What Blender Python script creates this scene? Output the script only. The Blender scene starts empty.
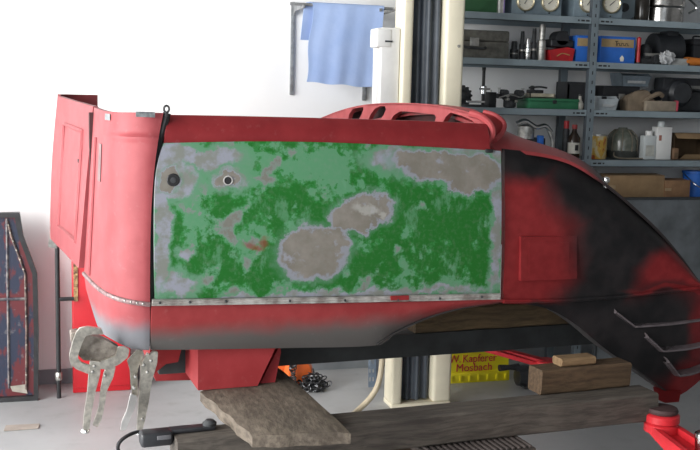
import bpy, bmesh, math, random
from mathutils import Vector, Matrix
from mathutils.geometry import tessellate_polygon
random.seed(7)
R = math.radians
scene = bpy.context.scene
COL = scene.collection

# ------------------------------------------------------------------ camera
FPX = 1000.0
YAW, PITCH, ROLL = R(16.0), math.atan(128 / 1000.0), 0.025
CAM = Vector((0, 0, 1.5))
Fw = Vector((math.sin(YAW) * math.cos(PITCH), math.cos(YAW) * math.cos(PITCH), -math.sin(PITCH)))
R0 = Vector((math.cos(YAW), -math.sin(YAW), 0))
U0 = R0.cross(Fw)
Rt = R0 * math.cos(ROLL) + U0 * math.sin(ROLL)
Up = U0 * math.cos(ROLL) - R0 * math.sin(ROLL)
cam_data = bpy.data.cameras.new('camera')
cam = bpy.data.objects.new('camera', cam_data)
COL.objects.link(cam)
cam_data.sensor_width = 36
cam_data.lens = 36 * FPX / 700
cam_data.clip_start = 0.05
M4 = Matrix((Rt, Up, -Fw)).transposed().to_4x4()
M4.translation = CAM
cam.matrix_world = M4
scene.camera = cam

# ------------------------------------------------------------------ world, lights, exposure
world = bpy.data.worlds.new('world')
scene.world = world
world.use_nodes = True
wn = world.node_tree
wn.nodes['Background'].inputs['Color'].default_value = (0.80, 0.90, 1.0, 1)
wn.nodes['Background'].inputs['Strength'].default_value = 1.0


def area(name, loc, rot, sx, sy, power, color):
    l = bpy.data.lights.new(name, 'AREA')
    l.shape = 'RECTANGLE'
    l.size, l.size_y, l.energy, l.color = sx, sy, power, color
    o = bpy.data.objects.new(name, l)
    COL.objects.link(o)
    o.location, o.rotation_euler = loc, rot
    return o


area('gate_daylight', (-2.75, 1.9, 1.75), (0, R(-90), 0), 2.9, 4.6, 250, (1.0, 0.985, 0.96))
area('front_window_daylight', (-0.6, -2.9, 2.0), (R(90), 0, 0), 3.0, 1.6, 14, (0.90, 0.95, 1.0))
vs = scene.view_settings
vs.view_transform = 'Standard'
vs.look = 'None'
vs.gamma = 1.0
vs.use_curve_mapping = False
vs.exposure = 0.9


# ------------------------------------------------------------------ projection helpers (layout only)
def ray(px, py):
    return Fw + Rt * ((px - 350) / FPX) + Up * ((225 - py) / FPX)


def on_plane(px, py, p0, n):
    d = ray(px, py)
    t = (p0 - CAM).dot(n) / d.dot(n)
    return CAM + d * t


def atY(px, py, Y):
    return on_plane(px, py, Vector((0, Y, 0)), Vector((0, 1, 0)))


def atZ(px, py, z):
    return on_plane(px, py, Vector((0, 0, z)), Vector((0, 0, 1)))


# car frame: u along the side (to the front of the cab), v into the cab, w up
CA = R(4.0)
AX = Vector((math.cos(CA), math.sin(CA), 0))
AY = Vector((-math.sin(CA), math.cos(CA), 0))
BASE_Z = 0.565
C0 = CAM + ray(155, 303) * 3.0
C0 = Vector((C0.x, C0.y, BASE_Z))


def to_car(p):
    d = p - C0
    return Vector((d.dot(AX), d.dot(AY), d.z))


def from_car(q):
    return C0 + AX * q[0] + AY * q[1] + Vector((0, 0, q[2]))


def cv(px, py, v=0.0):
    """car-local point seen at a pixel, on the plane v = const"""
    return to_car(on_plane(px, py, C0 + AY * v, AY))


def cu(px, py, u):
    return to_car(on_plane(px, py, C0 + AX * u, AX))


# ------------------------------------------------------------------ materials
class NB:
    def __init__(self, name):
        self.m = bpy.data.materials.new(name)
        self.m.use_nodes = True
        self.t = self.m.node_tree
        self.bsdf = self.t.nodes['Principled BSDF']
        self.tc = self.t.nodes.new('ShaderNodeTexCoord')
        self.P = self.tc.outputs['Object']

    def _set(self, sock, v):
        if hasattr(v, 'is_linked'):
            self.t.links.new(v, sock)
        elif isinstance(v, (tuple, list)) and len(v) == 3 and sock.type == 'RGBA':
            sock.default_value = (*v, 1)
        else:
            sock.default_value = v

    def math(self, op, a, b=0.0, clamp=False):
        n = self.t.nodes.new('ShaderNodeMath')
        n.operation = op
        n.use_clamp = clamp
        self._set(n.inputs[0], a)
        self._set(n.inputs[1], b)
        return n.outputs[0]

    def vmath(self, op, a, b=(0, 0, 0)):
        n = self.t.nodes.new('ShaderNodeVectorMath')
        n.operation = op
        self._set(n.inputs[0], a)
        self._set(n.inputs[1], b)
        return n.outputs['Value'] if op in ('LENGTH', 'DOT_PRODUCT', 'DISTANCE') else n.outputs['Vector']

    def noise(self, scale, detail=4.0, rough=0.55, vec=None, color=False, stretch=None):
        n = self.t.nodes.new('ShaderNodeTexNoise')
        v = vec or self.P
        if stretch:
            v = self.vmath('MULTIPLY', v, stretch)
        self.t.links.new(v, n.inputs['Vector'])
        n.inputs['Scale'].default_value = scale
        n.inputs['Detail'].default_value = detail
        n.inputs['Roughness'].default_value = rough
        return n.outputs['Color'] if color else n.outputs['Fac']

    def step(self, x, a, b):
        n = self.t.nodes.new('ShaderNodeMapRange')
        n.interpolation_type = 'SMOOTHSTEP'
        self._set(n.inputs['Value'], x)
        n.inputs['From Min'].default_value = a
        n.inputs['From Max'].default_value = b
        return n.outputs['Result']

    def mix(self, f, a, b):
        n = self.t.nodes.new('ShaderNodeMix')
        n.data_type = 'RGBA'
        self._set(n.inputs['Factor'], f)
        self._set(n.inputs['A' if False else 6], a)
        self._set(n.inputs[7], b)
        return n.outputs[2]

    def sep(self, v=None):
        n = self.t.nodes.new('ShaderNodeSeparateXYZ')
        self.t.links.new(v or self.P, n.inputs[0])
        return n.outputs

    def bump(self, h, strength=0.3, dist=0.01):
        n = self.t.nodes.new('ShaderNodeBump')
        n.inputs['Strength'].default_value = strength
        n.inputs['Distance'].default_value = dist
        self.t.links.new(h, n.inputs['Height'])
        self.t.links.new(n.outputs['Normal'], self.bsdf.inputs['Normal'])

    def out(self, color, rough=0.5, metal=0.0, **kw):
        self._set(self.bsdf.inputs['Base Color'], color)
        self._set(self.bsdf.inputs['Roughness'], rough)
        self._set(self.bsdf.inputs['Metallic'], metal)
        for k, v in kw.items():
            self._set(self.bsdf.inputs[k.replace('_', ' ')], v)
        return self.m


MC = {}


def mat(name, col, rough=0.5, metal=0.0, var=0.18, scale=18.0, bump=0.0, dark=None, **kw):
    """painted / plain surface with mild uneven tone"""
    if name in MC:
        return MC[name]
    b = NB(name)
    f = b.noise(scale, 5)
    d = dark or tuple(c * (1 - var * 1.6) for c in col)
    l = tuple(min(1, c * (1 + var * 0.6)) for c in col)
    c = b.mix(b.step(f, 0.28, 0.72), d, l)
    if bump:
        b.bump(b.noise(scale * 4, 3), bump, 0.004)
    MC[name] = b.out(c, rough, metal, **kw)
    return MC[name]


def wood(name, a, bcol, rough=0.8, along=(1, 12, 12)):
    if name in MC:
        return MC[name]
    b = NB(name)
    warp = b.vmath('MULTIPLY', b.noise(3, 3, color=True), (0.0, 0.06, 0.06))
    p = b.vmath('ADD', b.P, warp)
    g = b.noise(7, 6, 0.65, vec=p, stretch=along)
    s = b.noise(2.2, 4)
    c = b.mix(b.step(g, 0.32, 0.68), a, bcol)
    c = b.mix(b.math('MULTIPLY', b.step(s, 0.48, 0.75), 0.55), c, tuple(x * 0.35 for x in a))
    b.bump(g, 0.5, 0.006)
    MC[name] = b.out(c, rough)
    return MC[name]


# ------------------------------------------------------------------ mesh helpers
def finish(bm, name, m, parent=None, sharp=35, loc=None, smooth=True):
    bmesh.ops.recalc_face_normals(bm, faces=bm.faces)
    lim = R(sharp)
    for f in bm.faces:
        f.smooth = smooth
    for e in bm.edges:
        if len(e.link_faces) == 2 and e.calc_face_angle(0) > lim:
            e.smooth = False
    me = bpy.data.meshes.new(name)
    bm.to_mesh(me)
    bm.free()
    me.materials.append(m)
    o = bpy.data.objects.new(name, me)
    COL.objects.link(o)
    if parent:
        o.parent = parent
    if loc is not None:
        o.location = loc
    return o


def tag(o, label, cat, group=None):
    o['label'] = label
    o['category'] = cat
    if group:
        o['group'] = group
    return o


def thing(name, loc, label, cat, rotz=0.0, group=None):
    o = bpy.data.objects.new(name, None)
    o.empty_display_size = 0.1
    COL.objects.link(o)
    o.location = loc
    o.rotation_euler = (0, 0, rotz)
    return tag(o, label, cat, group)


def struct(o):
    o['kind'] = 'structure'
    return o


def bm_box(bm, a, b, bev=0.0, seg=2):
    x0, y0, z0 = a
    x1, y1, z1 = b
    r = bmesh.ops.create_cube(bm, size=1.0)
    vs_ = r['verts']
    for v in vs_:
        v.co = Vector(((x0 + x1) / 2 + v.co.x * (x1 - x0), (y0 + y1) / 2 + v.co.y * (y1 - y0), (z0 + z1) / 2 + v.co.z * (z1 - z0)))
    if bev > 0:
        es = list({e for v in vs_ for e in v.link_edges})
        bmesh.ops.bevel(bm, geom=es, offset=bev, segments=seg, affect='EDGES', profile=0.5)


def box(name, a, b, m, parent=None, bev=0.0, seg=2):
    bm = bmesh.new()
    bm_box(bm, a, b, bev, seg)
    return finish(bm, name, m, parent)


def boxes(name, lst, m, parent=None, bev=0.0):
    bm = bmesh.new()
    for a, b in lst:
        bm_box(bm, a, b, bev)
    return finish(bm, name, m, parent)


def bm_lathe(bm, prof, c=(0, 0, 0), axis='Z', n=20):
    """prof: (radius, height) list"""
    rings = []
    for r, h in prof:
        ring = []
        for i in range(n):
            a = 2 * math.pi * i / n
            p = (r * math.cos(a), r * math.sin(a), h)
            if axis == 'Y':
                p = (p[0], h, p[1])
            elif axis == 'X':
                p = (h, p[0], p[1])
            ring.append(bm.verts.new((c[0] + p[0], c[1] + p[1], c[2] + p[2])))
        rings.append(ring)
    for k in range(len(rings) - 1):
        for i in range(n):
            j = (i + 1) % n
            bm.faces.new((rings[k][i], rings[k][j], rings[k + 1][j], rings[k + 1][i]))
    if abs(prof[0][0] - prof[-1][0]) > 1e-6 or abs(prof[0][1] - prof[-1][1]) > 1e-6:
        bm.faces.new(rings[0])
        bm.faces.new(rings[-1])


def lathe(name, prof, m, parent=None, c=(0, 0, 0), axis='Z', n=20):
    bm = bmesh.new()
    bm_lathe(bm, prof, c, axis, n)
    return finish(bm, name, m, parent)


def catmull(pts, k=6):
    pts = [Vector(p) for p in pts]
    if len(pts) < 3:
        return pts
    out = []
    ext = [pts[0] * 2 - pts[1]] + pts + [pts[-1] * 2 - pts[-2]]
    for i in range(1, len(ext) - 2):
        p0, p1, p2, p3 = ext[i - 1:i + 3]
        for j in range(k):
            t = j / k
            out.append(0.5 * ((2 * p1) + (p2 - p0) * t + (2 * p0 - 5 * p1 + 4 * p2 - p3) * t * t + (3 * p1 - p0 - 3 * p2 + p3) * t ** 3))
    out.append(pts[-1])
    return out


def bm_tube(bm, pts, r, n=8, closed=False):
    pts = [Vector(p) for p in pts]
    N = len(pts)
    rs = r if isinstance(r, (list, tuple)) else [r] * N
    rings = []
    up = None
    for i, p in enumerate(pts):
        if closed:
            d = pts[(i + 1) % N] - pts[i - 1]
        else:
            d = pts[min(i + 1, N - 1)] - pts[max(i - 1, 0)]
        d.normalize()
        if up is None:
            up = Vector((0, 0, 1)) if abs(d.z) < 0.9 else Vector((1, 0, 0))
        a = d.cross(up)
        if a.length < 1e-5:
            a = d.orthogonal()
        a.normalize()
        b = a.cross(d).normalized()
        up = b
        rings.append([bm.verts.new(p + a * (math.cos(2 * math.pi * k / n) * rs[i]) + b * (math.sin(2 * math.pi * k / n) * rs[i])) for k in range(n)])
    for i in range(N if closed else N - 1):
        q = rings[(i + 1) % N]
        for k in range(n):
            j = (k + 1) % n
            bm.faces.new((rings[i][k], rings[i][j], q[j], q[k]))
    if not closed:
        bm.faces.new(rings[0])
        bm.faces.new(rings[-1])


def tube(name, pts, r, m, parent=None, n=8, smooth_path=True, closed=False):
    bm = bmesh.new()
    if smooth_path and len(pts) > 2 and not isinstance(r, (list, tuple)):
        pts = catmull(pts)
    bm_tube(bm, pts, r, n, closed)
    return finish(bm, name, m, parent)


def bm_plate(bm, loops, ext):
    """loops of 3-D points (first outer, others holes) extruded by vector ext"""
    loops = [[Vector(p) for p in l] for l in loops]
    ext = Vector(ext)
    tris = tessellate_polygon(loops)
    flat = [p for l in loops for p in l]
    A = [bm.verts.new(p) for p in flat]
    B = [bm.verts.new(p + ext) for p in flat]
    for t in tris:
        try:
            bm.faces.new([A[i] for i in t])
            bm.faces.new([B[i] for i in reversed(t)])
        except ValueError:
            pass
    k = 0
    for l in loops:
        n = len(l)
        for i in range(n):
            a, b = k + i, k + (i + 1) % n
            try:
                bm.faces.new((A[a], A[b], B[b], B[a]))
            except ValueError:
                pass
        k += n


def plate(name, loops, ext, m, parent=None, sharp=35):
    bm = bmesh.new()
    bm_plate(bm, loops, ext)
    return finish(bm, name, m, parent, sharp)


def bm_grid(bm, front, back):
    """closed shell from two equal grids of points"""
    m_, n_ = len(front), len(front[0])
    A = [[bm.verts.new(p) for p in r] for r in front]
    B = [[bm.verts.new(p) for p in r] for r in back]
    for i in range(m_ - 1):
        for j in range(n_ - 1):
            bm.faces.new((A[i][j], A[i][j + 1], A[i + 1][j + 1], A[i + 1][j]))
            bm.faces.new((B[i][j], B[i + 1][j], B[i + 1][j + 1], B[i][j + 1]))
    for i in range(m_ - 1):
        for j in (0, n_ - 1):
            bm.faces.new((A[i][j], A[i + 1][j], B[i + 1][j], B[i][j]))
    for j in range(n_ - 1):
        for i in (0, m_ - 1):
            bm.faces.new((A[i][j], A[i][j + 1], B[i][j + 1], B[i][j]))


def shell(name, front, back, m, parent=None, sharp=35):
    bm = bmesh.new()
    bm_grid(bm, front, back)
    return finish(bm, name, m, parent, sharp)


def resample(pl, n, smooth=True):
    pl = [Vector((p[0], p[1], 0)) for p in pl]
    if smooth and len(pl) > 2:
        pl = catmull(pl, 8)
    L = [0]
    for i in range(1, len(pl)):
        L.append(L[-1] + (pl[i] - pl[i - 1]).length)
    out = []
    j = 0
    for k in range(n + 1):
        d = L[-1] * k / n
        while j < len(L) - 2 and L[j + 1] < d:
            j += 1
        t = 0 if L[j + 1] == L[j] else (d - L[j]) / (L[j + 1] - L[j])
        out.append(pl[j].lerp(pl[j + 1], min(max(t, 0), 1)))
    return out


def coons(top, bot, left, right, n, m_):
    T, B, L, Rr = resample(top, n), resample(bot, n), resample(left, m_), resample(right, m_)
    g = []
    for i in range(m_ + 1):
        t = i / m_
        row = []
        for j in range(n + 1):
            s = j / n
            p = T[j] * (1 - t) + B[j] * t + L[i] * (1 - s) + Rr[i] * s
            p -= T[0] * (1 - s) * (1 - t) + T[n] * s * (1 - t) + B[0] * (1 - s) * t + B[n] * s * t
            row.append((p.x, p.y))
        g.append(row)
    return g


def side_panel(name, top, bot, left, right, n, m_, vf, th, mt, parent):
    """body panel of the cab; vf(s,t) is its depth v, th its thickness"""
    g = coons(top, bot, left, right, n, m_)
    fr = [[cv(p[0], p[1], vf(j / n, i / m_)) for j, p in enumerate(row)] for i, row in enumerate(g)]
    bk = [[p + Vector((0, th, 0)) for p in row] for row in fr]
    return shell(name, fr, bk, mt, parent)


def lettering(name, txt, size, m, parent, loc, rot=(R(90), 0, 0), bold=0.0, xscale=1.0):
    c = bpy.data.curves.new(name, 'FONT')
    c.body = txt
    c.size = size
    c.extrude = 0.0008
    c.offset = bold
    c.align_x = 'CENTER'
    c.align_y = 'CENTER'
    o = bpy.data.objects.new(name, c)
    COL.objects.link(o)
    dg = bpy.context.evaluated_depsgraph_get()
    me = bpy.data.meshes.new_from_object(o.evaluated_get(dg))
    bpy.data.objects.remove(o)
    me.materials.clear()
    me.materials.append(m)
    o = bpy.data.objects.new(name, me)
    COL.objects.link(o)
    o.parent = parent
    o.location = loc
    o.rotation_euler = rot
    o.scale = (xscale, 1, 1)
    return o


# ------------------------------------------------------------------ common materials
steel = mat('bare_steel', (0.50, 0.49, 0.46), 0.42, 0.85, 0.25, 40)
chrome = mat('chrome', (0.75, 0.75, 0.74), 0.18, 1.0, 0.1, 20)
nickel = mat('worn_nickel', (0.62, 0.58, 0.51), 0.30, 0.9, 0.22, 60)
black = mat('black_paint', (0.018, 0.018, 0.02), 0.5, 0, 0.3, 20)
rubber = mat('black_rubber', (0.02, 0.02, 0.022), 0.75, 0, 0.2, 30)
darkgrey = mat('dark_grey_iron', (0.055, 0.058, 0.062), 0.6, 0.3, 0.35, 35)
shelfgrey = mat('shelf_grey_enamel', (0.235, 0.29, 0.32), 0.45, 0, 0.10, 6)
liftred = mat('lift_red_enamel', (0.62, 0.025, 0.035), 0.4, 0, 0.12, 14)
card = mat('cardboard', (0.36, 0.235, 0.125), 0.9, 0, 0.14, 10)
carddark = mat('cardboard_inside', (0.16, 0.105, 0.06), 0.9, 0, 0.14, 10)
cream = mat('cream_enamel', (0.86, 0.80, 0.62), 0.4, 0, 0.07, 5)
white = mat('white_enamel', (0.80, 0.80, 0.78), 0.4, 0, 0.05, 8)
oldwood = wood('weathered_wood', (0.20, 0.165, 0.13), (0.36, 0.31, 0.25))
beamwood = wood('grey_brown_wood', (0.045, 0.037, 0.031), (0.10, 0.085, 0.07))
brownwood = wood('brown_wood', (0.05, 0.029, 0.014), (0.105, 0.064, 0.033))
lightwood = wood('pale_wood', (0.17, 0.105, 0.05), (0.24, 0.155, 0.08))

# ------------------------------------------------------------------ room
WY = 5.22


def wall_mat():
    b = NB('white_plaster')
    c = b.mix(b.step(b.noise(1.3, 5), 0.3, 0.7), (0.85, 0.845, 0.84), (0.90, 0.895, 0.89))
    b.bump(b.noise(60, 3), 0.08, 0.003)
    return b.out(c, 0.8)


def floor_mat():
    b = NB('sealed_concrete')
    n1 = b.noise(0.9, 6)
    n2 = b.noise(9, 5)
    c = b.mix(b.step(n1, 0.3, 0.7), (0.34, 0.345, 0.35), (0.44, 0.445, 0.45))
    c = b.mix(b.math('MULTIPLY', b.step(n2, 0.52, 0.75), 0.35), c, (0.26, 0.25, 0.24))
    b.bump(b.noise(70, 3), 0.05, 0.002)
    return b.out(c, b.math('ADD', b.math('MULTIPLY', n2, 0.25), 0.35))


wm = wall_mat()
gm = mat('grey_render', (0.22, 0.22, 0.22), 0.9, 0, 0.1, 3)
struct(box('floor', (-3.1, -3.1, -0.1), (5.6, WY + 0.15, 0), floor_mat()))
struct(box('wall_back', (-3.1, WY, 0), (5.6, WY + 0.15, 3.4), wm))
struct(box('wall_right', (5.45, -3.1, 0), (5.6, WY, 3.4), gm))
struct(boxes('wall_left', [((-3.1, -3.1, 0), (-2.9, -0.9, 3.4)), ((-3.1, 4.2, 0), (-2.9, WY, 3.4)), ((-3.1, -0.9, 3.25), (-2.9, 4.2, 3.4))], wm))
struct(boxes('wall_front', [((-2.9, -3.1, 0), (5.45, -2.95, 1.1)), ((-2.9, -3.1, 2.9), (5.45, -2.95, 3.4)), ((-2.9, -3.1, 1.1), (-2.2, -2.95, 2.9)), ((1.0, -3.1, 1.1), (5.45, -2.95, 2.9))], gm))
struct(box('ceiling', (-3.1, -3.1, 3.4), (5.6, WY + 0.15, 3.5), gm))
struct(box('baseboard_back', (-2.9, WY - 0.012, 0), (5.45, WY, 0.075), mat('grey_skirting_paint', (0.23, 0.25, 0.27), 0.6, 0, 0.08, 8)))

# ------------------------------------------------------------------ vehicle cab
W = 1.45  # overall width of the cab


def S1(px, py):
    """size of one pixel on the car side, metres along u"""
    return (cv(px + 1, py) - cv(px, py)).length


def field(b, P2, ells, warp):
    """max over ellipses of 1-|(p-c)/r| in the u-w plane"""
    f = None
    p = b.vmath('ADD', P2, warp)
    for cx, cy, rx, ry in ells:
        c = cv(cx, cy)
        k = S1(cx, cy)
        q = b.vmath('MULTIPLY', b.vmath('SUBTRACT', p, (c.x, 0, c.z)), (1 / (rx * k), 0, 1 / (ry * k)))
        e = b.math('SUBTRACT', 1.0, b.vmath('LENGTH', q))
        f = e if f is None else b.math('MAXIMUM', f, e)
    return f


def door_mat():
    b = NB('sanded_green_door')
    w1 = b.vmath('MULTIPLY', b.vmath('SUBTRACT', b.noise(13, 5, 0.65, color=True), (0.5, 0.5, 0.5)), (0.115, 0, 0.115))
    w2 = b.vmath('MULTIPLY', b.vmath('SUBTRACT', b.noise(7, 4, 0.6, color=True), (0.5, 0.5, 0.5)), (0.16, 0, 0.16))
    P2 = b.vmath('MULTIPLY', b.P, (1, 0, 1))
    # bare filler spots with a feathered pale edge
    big = field(b, P2, [(313, 253, 34, 25), (300, 243, 20, 14), (330, 240, 18, 14), (348, 216, 18, 14), (370, 209, 22, 14), (360, 220, 20, 10),
                        (450, 168, 46, 13), (425, 160, 30, 9), (480, 172, 24, 14), (465, 184, 18, 9),
                        (229, 181, 11, 7), (171, 180, 10, 9)], w1)
    # pale rubbed-through primer
    pale = field(b, P2, [(165, 158, 24, 18), (205, 158, 40, 13), (172, 182, 26, 18), (160, 230, 9, 75), (229, 181, 19, 12), (405, 157, 40, 10), (497, 215, 7, 80),
                         (330, 296, 190, 5), (178, 285, 18, 14), (186, 252, 9, 7), (480, 150, 40, 5)], w1)
    n = b.noise(16, 6, 0.6)
    n2 = b.noise(21, 5, 0.6)
    fine = b.noise(70, 4)
    sep = b.sep()
    left = b.step(sep[0], cv(350, 220).x, cv(170, 220).x)
    top = b.step(sep[2], cv(300, 215).z, cv(300, 150).z)
    DK, MD, LT = (0.009, 0.125, 0.014), (0.022, 0.175, 0.036), (0.085, 0.245, 0.125)
    thin = b.math('ADD', b.math('MULTIPLY', b.noise(6.5, 4, 0.55), 0.6), b.math('MULTIPLY', b.noise(22, 6, 0.65), 0.4))
    thin = b.math('SUBTRACT', thin, b.math('MULTIPLY', top, 0.05))
    thin = b.math('SUBTRACT', thin, b.math('MULTIPLY', left, 0.035))
    c = b.mix(b.step(thin, 0.425, 0.452), LT, MD)
    c = b.mix(b.step(thin, 0.455, 0.475), c, DK)
    # streaky pale green film
    film = b.noise(9, 6, 0.7, stretch=(1.6, 1, 0.7))
    c = b.mix(b.math('MULTIPLY', b.step(film, 0.56, 0.66), 0.55), c, (0.11, 0.28, 0.155))
    # grey patches scattered on the worn (left and upper) parts
    wz = b.math('ADD', b.math('MULTIPLY', left, 0.085), b.math('MULTIPLY', top, 0.03))
    gsp = b.math('ADD', b.noise(10, 5, 0.6, vec=b.vmath('ADD', b.P, (3.1, 0, 1.7))), wz)
    c = b.mix(b.step(gsp, 0.585, 0.635), c, LT)
    c = b.mix(b.math('MULTIPLY', b.step(gsp, 0.635, 0.665), 0.85), c, (0.185, 0.20, 0.19))
    c = b.mix(b.math('MULTIPLY', b.step(gsp, 0.675, 0.72), 0.8), c, (0.16, 0.145, 0.125))
    c = b.mix(b.step(pale, -0.5, 0.05), c, (0.10, 0.24, 0.14))
    pn = b.mix(b.step(n2, 0.38, 0.60), (0.255, 0.265, 0.315), (0.185, 0.195, 0.175))
    c = b.mix(b.step(pale, 0.0, 0.3), c, pn)
    c = b.mix(b.step(big, -0.45, -0.12), c, b.mix(0.5, c, (0.10, 0.23, 0.14)))
    c = b.mix(b.step(big, -0.14, 0.0), c, (0.235, 0.245, 0.28))
    filler = b.mix(b.step(n, 0.35, 0.7), (0.17, 0.155, 0.13), (0.225, 0.205, 0.18))
    filler = b.mix(b.step(n2, 0.58, 0.68), filler, (0.25, 0.255, 0.285))
    c = b.mix(b.step(big, 0.05, 0.16), c, filler)
    rust = field(b, P2, [(250, 246, 14, 7), (262, 240, 8, 6)], w2)
    c = b.mix(b.math('MULTIPLY', b.step(rust, -0.2, 0.7), 0.75), c, (0.19, 0.045, 0.03))
    bare = field(b, P2, [(366, 210, 20, 8), (382, 214, 6, 6)], w1)
    c = b.mix(b.math('MULTIPLY', b.step(bare, 0.1, 0.6), 0.7), c, (0.36, 0.355, 0.33))
    c = b.mix(b.math('MULTIPLY', b.step(fine, 0.45, 0.75), 0.18), c, (0.19, 0.22, 0.19))
    return b.out(c, 0.55, Specular_IOR_Level=0.3)


def fender_mat():
    b = NB('red_and_black_primer')
    P2 = b.vmath('MULTIPLY', b.P, (1, 0, 1))
    w1 = b.vmath('MULTIPLY', b.vmath('SUBTRACT', b.noise(5, 4, 0.5, color=True), (0.5, 0.5, 0.5)), (0.12, 0, 0.12))
    k = field(b, P2, [(545, 158, 66, 22), (590, 185, 50, 46), (618, 235, 54, 66), (655, 225, 40, 34), (600, 310, 52, 46), (650, 345, 95, 60), (612, 275, 42, 70), (565, 310, 75, 10)], w1)
    r = field(b, P2, [(668, 266, 26, 18), (700, 278, 20, 10), (690, 291, 60, 3), (700, 385, 22, 26), (706, 335, 14, 30)], w1)
    f = b.math('SUBTRACT', b.step(k, -0.22, 0.5), b.math('MULTIPLY', b.step(r, -0.2, 0.6), 0.62), True)
    n = b.noise(30, 5)
    red = b.mix(b.step(n, 0.3, 0.7), (0.165, 0.012, 0.014), (0.205, 0.018, 0.020))  # red darkened to carry the weaker light reaching the wing
    blk = b.mix(b.step(b.noise(12, 5), 0.3, 0.75), (0.008, 0.008, 0.009), (0.022, 0.019, 0.020))
    c = b.mix(f, red, blk)
    return b.out(c, b.math('ADD', 0.45, b.math('MULTIPLY', n, 0.15)), Specular_IOR_Level=0.25)


def red_mat(name, a, bcol, fade=None, greyl=None, rough=0.5):
    """matt red primer; below height `fade` it is rubbed down to grey steel"""
    b = NB(name)
    n = b.noise(14, 5)
    c = b.mix(b.step(n, 0.3, 0.7), a, bcol)
    if fade:
        z = b.math('ADD', b.sep()[2], b.math('MULTIPLY', b.noise(9, 4), 0.05))
        c = b.mix(b.step(z, fade[0], fade[1]), greyl or (0.40, 0.40, 0.41), c)
    c = b.mix(b.math('MULTIPLY', b.step(b.noise(45, 4), 0.6, 0.75), 0.05), c, (0.5, 0.42, 0.40))
    return b.out(c, rough, Specular_IOR_Level=0.25)


def bonnet_mat():
    b = NB('bonnet_primer')
    n = b.noise(14, 5)
    c = b.mix(b.step(n, 0.3, 0.7), (0.25, 0.032, 0.035), (0.30, 0.044, 0.048))
    x = b.math('ADD', b.sep()[0], b.math('MULTIPLY', b.noise(9, 4), 0.08))
    x0 = cv(600, 178).x
    c = b.mix(b.step(x, x0 - 0.02, x0 + 0.10), c, (0.03, 0.022, 0.023))
    return b.out(c, 0.42)


RD1, RD2 = (0.22, 0.018, 0.020), (0.27, 0.027, 0.029)
z_val = cv(150, 318).z
red_primer = red_mat('red_primer', RD1, RD2)
red_rear = red_mat('faded_lit_red_primer', (0.24, 0.043, 0.049), (0.28, 0.056, 0.063))  # pinkish primer, paler also to carry the bright light on the rear
red_valance = red_mat('rubbed_red_primer', (0.24, 0.043, 0.049), (0.28, 0.056, 0.063), (cv(150, 338).z + 0.025, cv(150, 318).z + 0.03), (0.145, 0.147, 0.16))
red_sill = red_mat('rubbed_sill_primer', (0.25, 0.030, 0.032), (0.30, 0.042, 0.044), (cv(250, 340).z + 0.02, cv(250, 318).z + 0.03), (0.115, 0.108, 0.103))

cab = thing('vehicle_cab', C0, 'roofless old vehicle cab shell in red primer with a sanded green door, propped on timber', 'vehicle body', CA)

# door skin
door = side_panel('door', [(164, 143), (250, 141.5), (330, 142.5), (420, 146.5), (501, 151)], [(155, 299), (330, 296), (500, 293)],
                  [(164, 143), (158, 163), (155, 190), (154.5, 250), (155, 299)], [(501, 151), (501.5, 220), (500, 293)],
                  40, 20, lambda s, t: -0.014 * math.sin(math.pi * t) + 0.004 * (1 - t) ** 6, 0.035, door_mat(), cab)
lk = cv(173, 180, -0.007)
lathe('lock', [(0.001, -0.005), (0.017, -0.005), (0.0195, -0.003), (0.020, 0.004), (0.02, 0.02)], black, door, lk, 'Y', 20)
lathe('lock_barrel', [(0.001, -0.007), (0.008, -0.007), (0.009, -0.004)], darkgrey, door, lk, 'Y', 12)
hk = cv(228, 180.5, -0.009)
bm = bmesh.new()
for k in range(1):
    bm_lathe(bm, [(0.015, 0.0), (0.0145, -0.003), (0.0125, -0.0035), (0.011, 0.0), (0.015, 0.0)], hk, 'Y', 20)
finish(bm, 'handle_escutcheon', mat('pale_filler', (0.42, 0.41, 0.40), 0.6), door)
lathe('handle_hole', [(0.001, -0.0015), (0.0112, -0.0015), (0.0112, 0.002)], rubber, door, hk, 'Y', 14)

# belt rail above the door
side_panel('belt_rail', [(169, 115), (250, 116.5), (330, 118.5), (420, 121), (487, 124)], [(164, 144), (250, 142.5), (330, 143.5), (420, 147.5), (490, 152)],
           [(169, 115), (166, 128), (164, 144)], [(487, 124), (489, 136), (490, 152)], 30, 8,
           lambda s, t: 0.045 * (1 - t) ** 1.7 - 0.010 * math.sin(math.pi * t) + 0.008 * t, 0.05, red_mat('dark_red_primer', (0.185, 0.015, 0.018), (0.225, 0.021, 0.024)), cab)
# sill trim and rivets
trim = side_panel('sill_trim', [(153, 300.5), (330, 297.5), (500.5, 294)], [(152, 306), (330, 303), (500.5, 299.5)],
                  [(153, 300.5), (152, 306)], [(500.5, 294), (500.5, 299.5)], 30, 4, lambda s, t: -0.016 + 0.004 * abs(math.sin(2 * math.pi * t)), 0.03,
                  mat('rubbed_aluminium', (0.46, 0.45, 0.43), 0.5, 0.3, 0.35, 30, dark=(0.25, 0.22, 0.2)), cab)
for x, y in [(160, 303), (190, 302.5), (226, 301.5), (290, 301), (345, 300.5), (398, 299.5), (440, 298.5), (482, 297)]:
    lathe('rivet', [(0.001, -0.004), (0.003, -0.003), (0.0042, 0.0), (0.0042, 0.006)], darkgrey, trim, cv(x, y, -0.016), 'Y', 8)
bm = bmesh.new()
p = [cv(391, 296, -0.019), cv(409, 295.5, -0.019), cv(409, 300, -0.019), cv(391, 300.5, -0.019)]
bm_plate(bm, [p], (0, 0.006, 0))
finish(bm, 'paint_patch', red_primer, trim)
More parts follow.
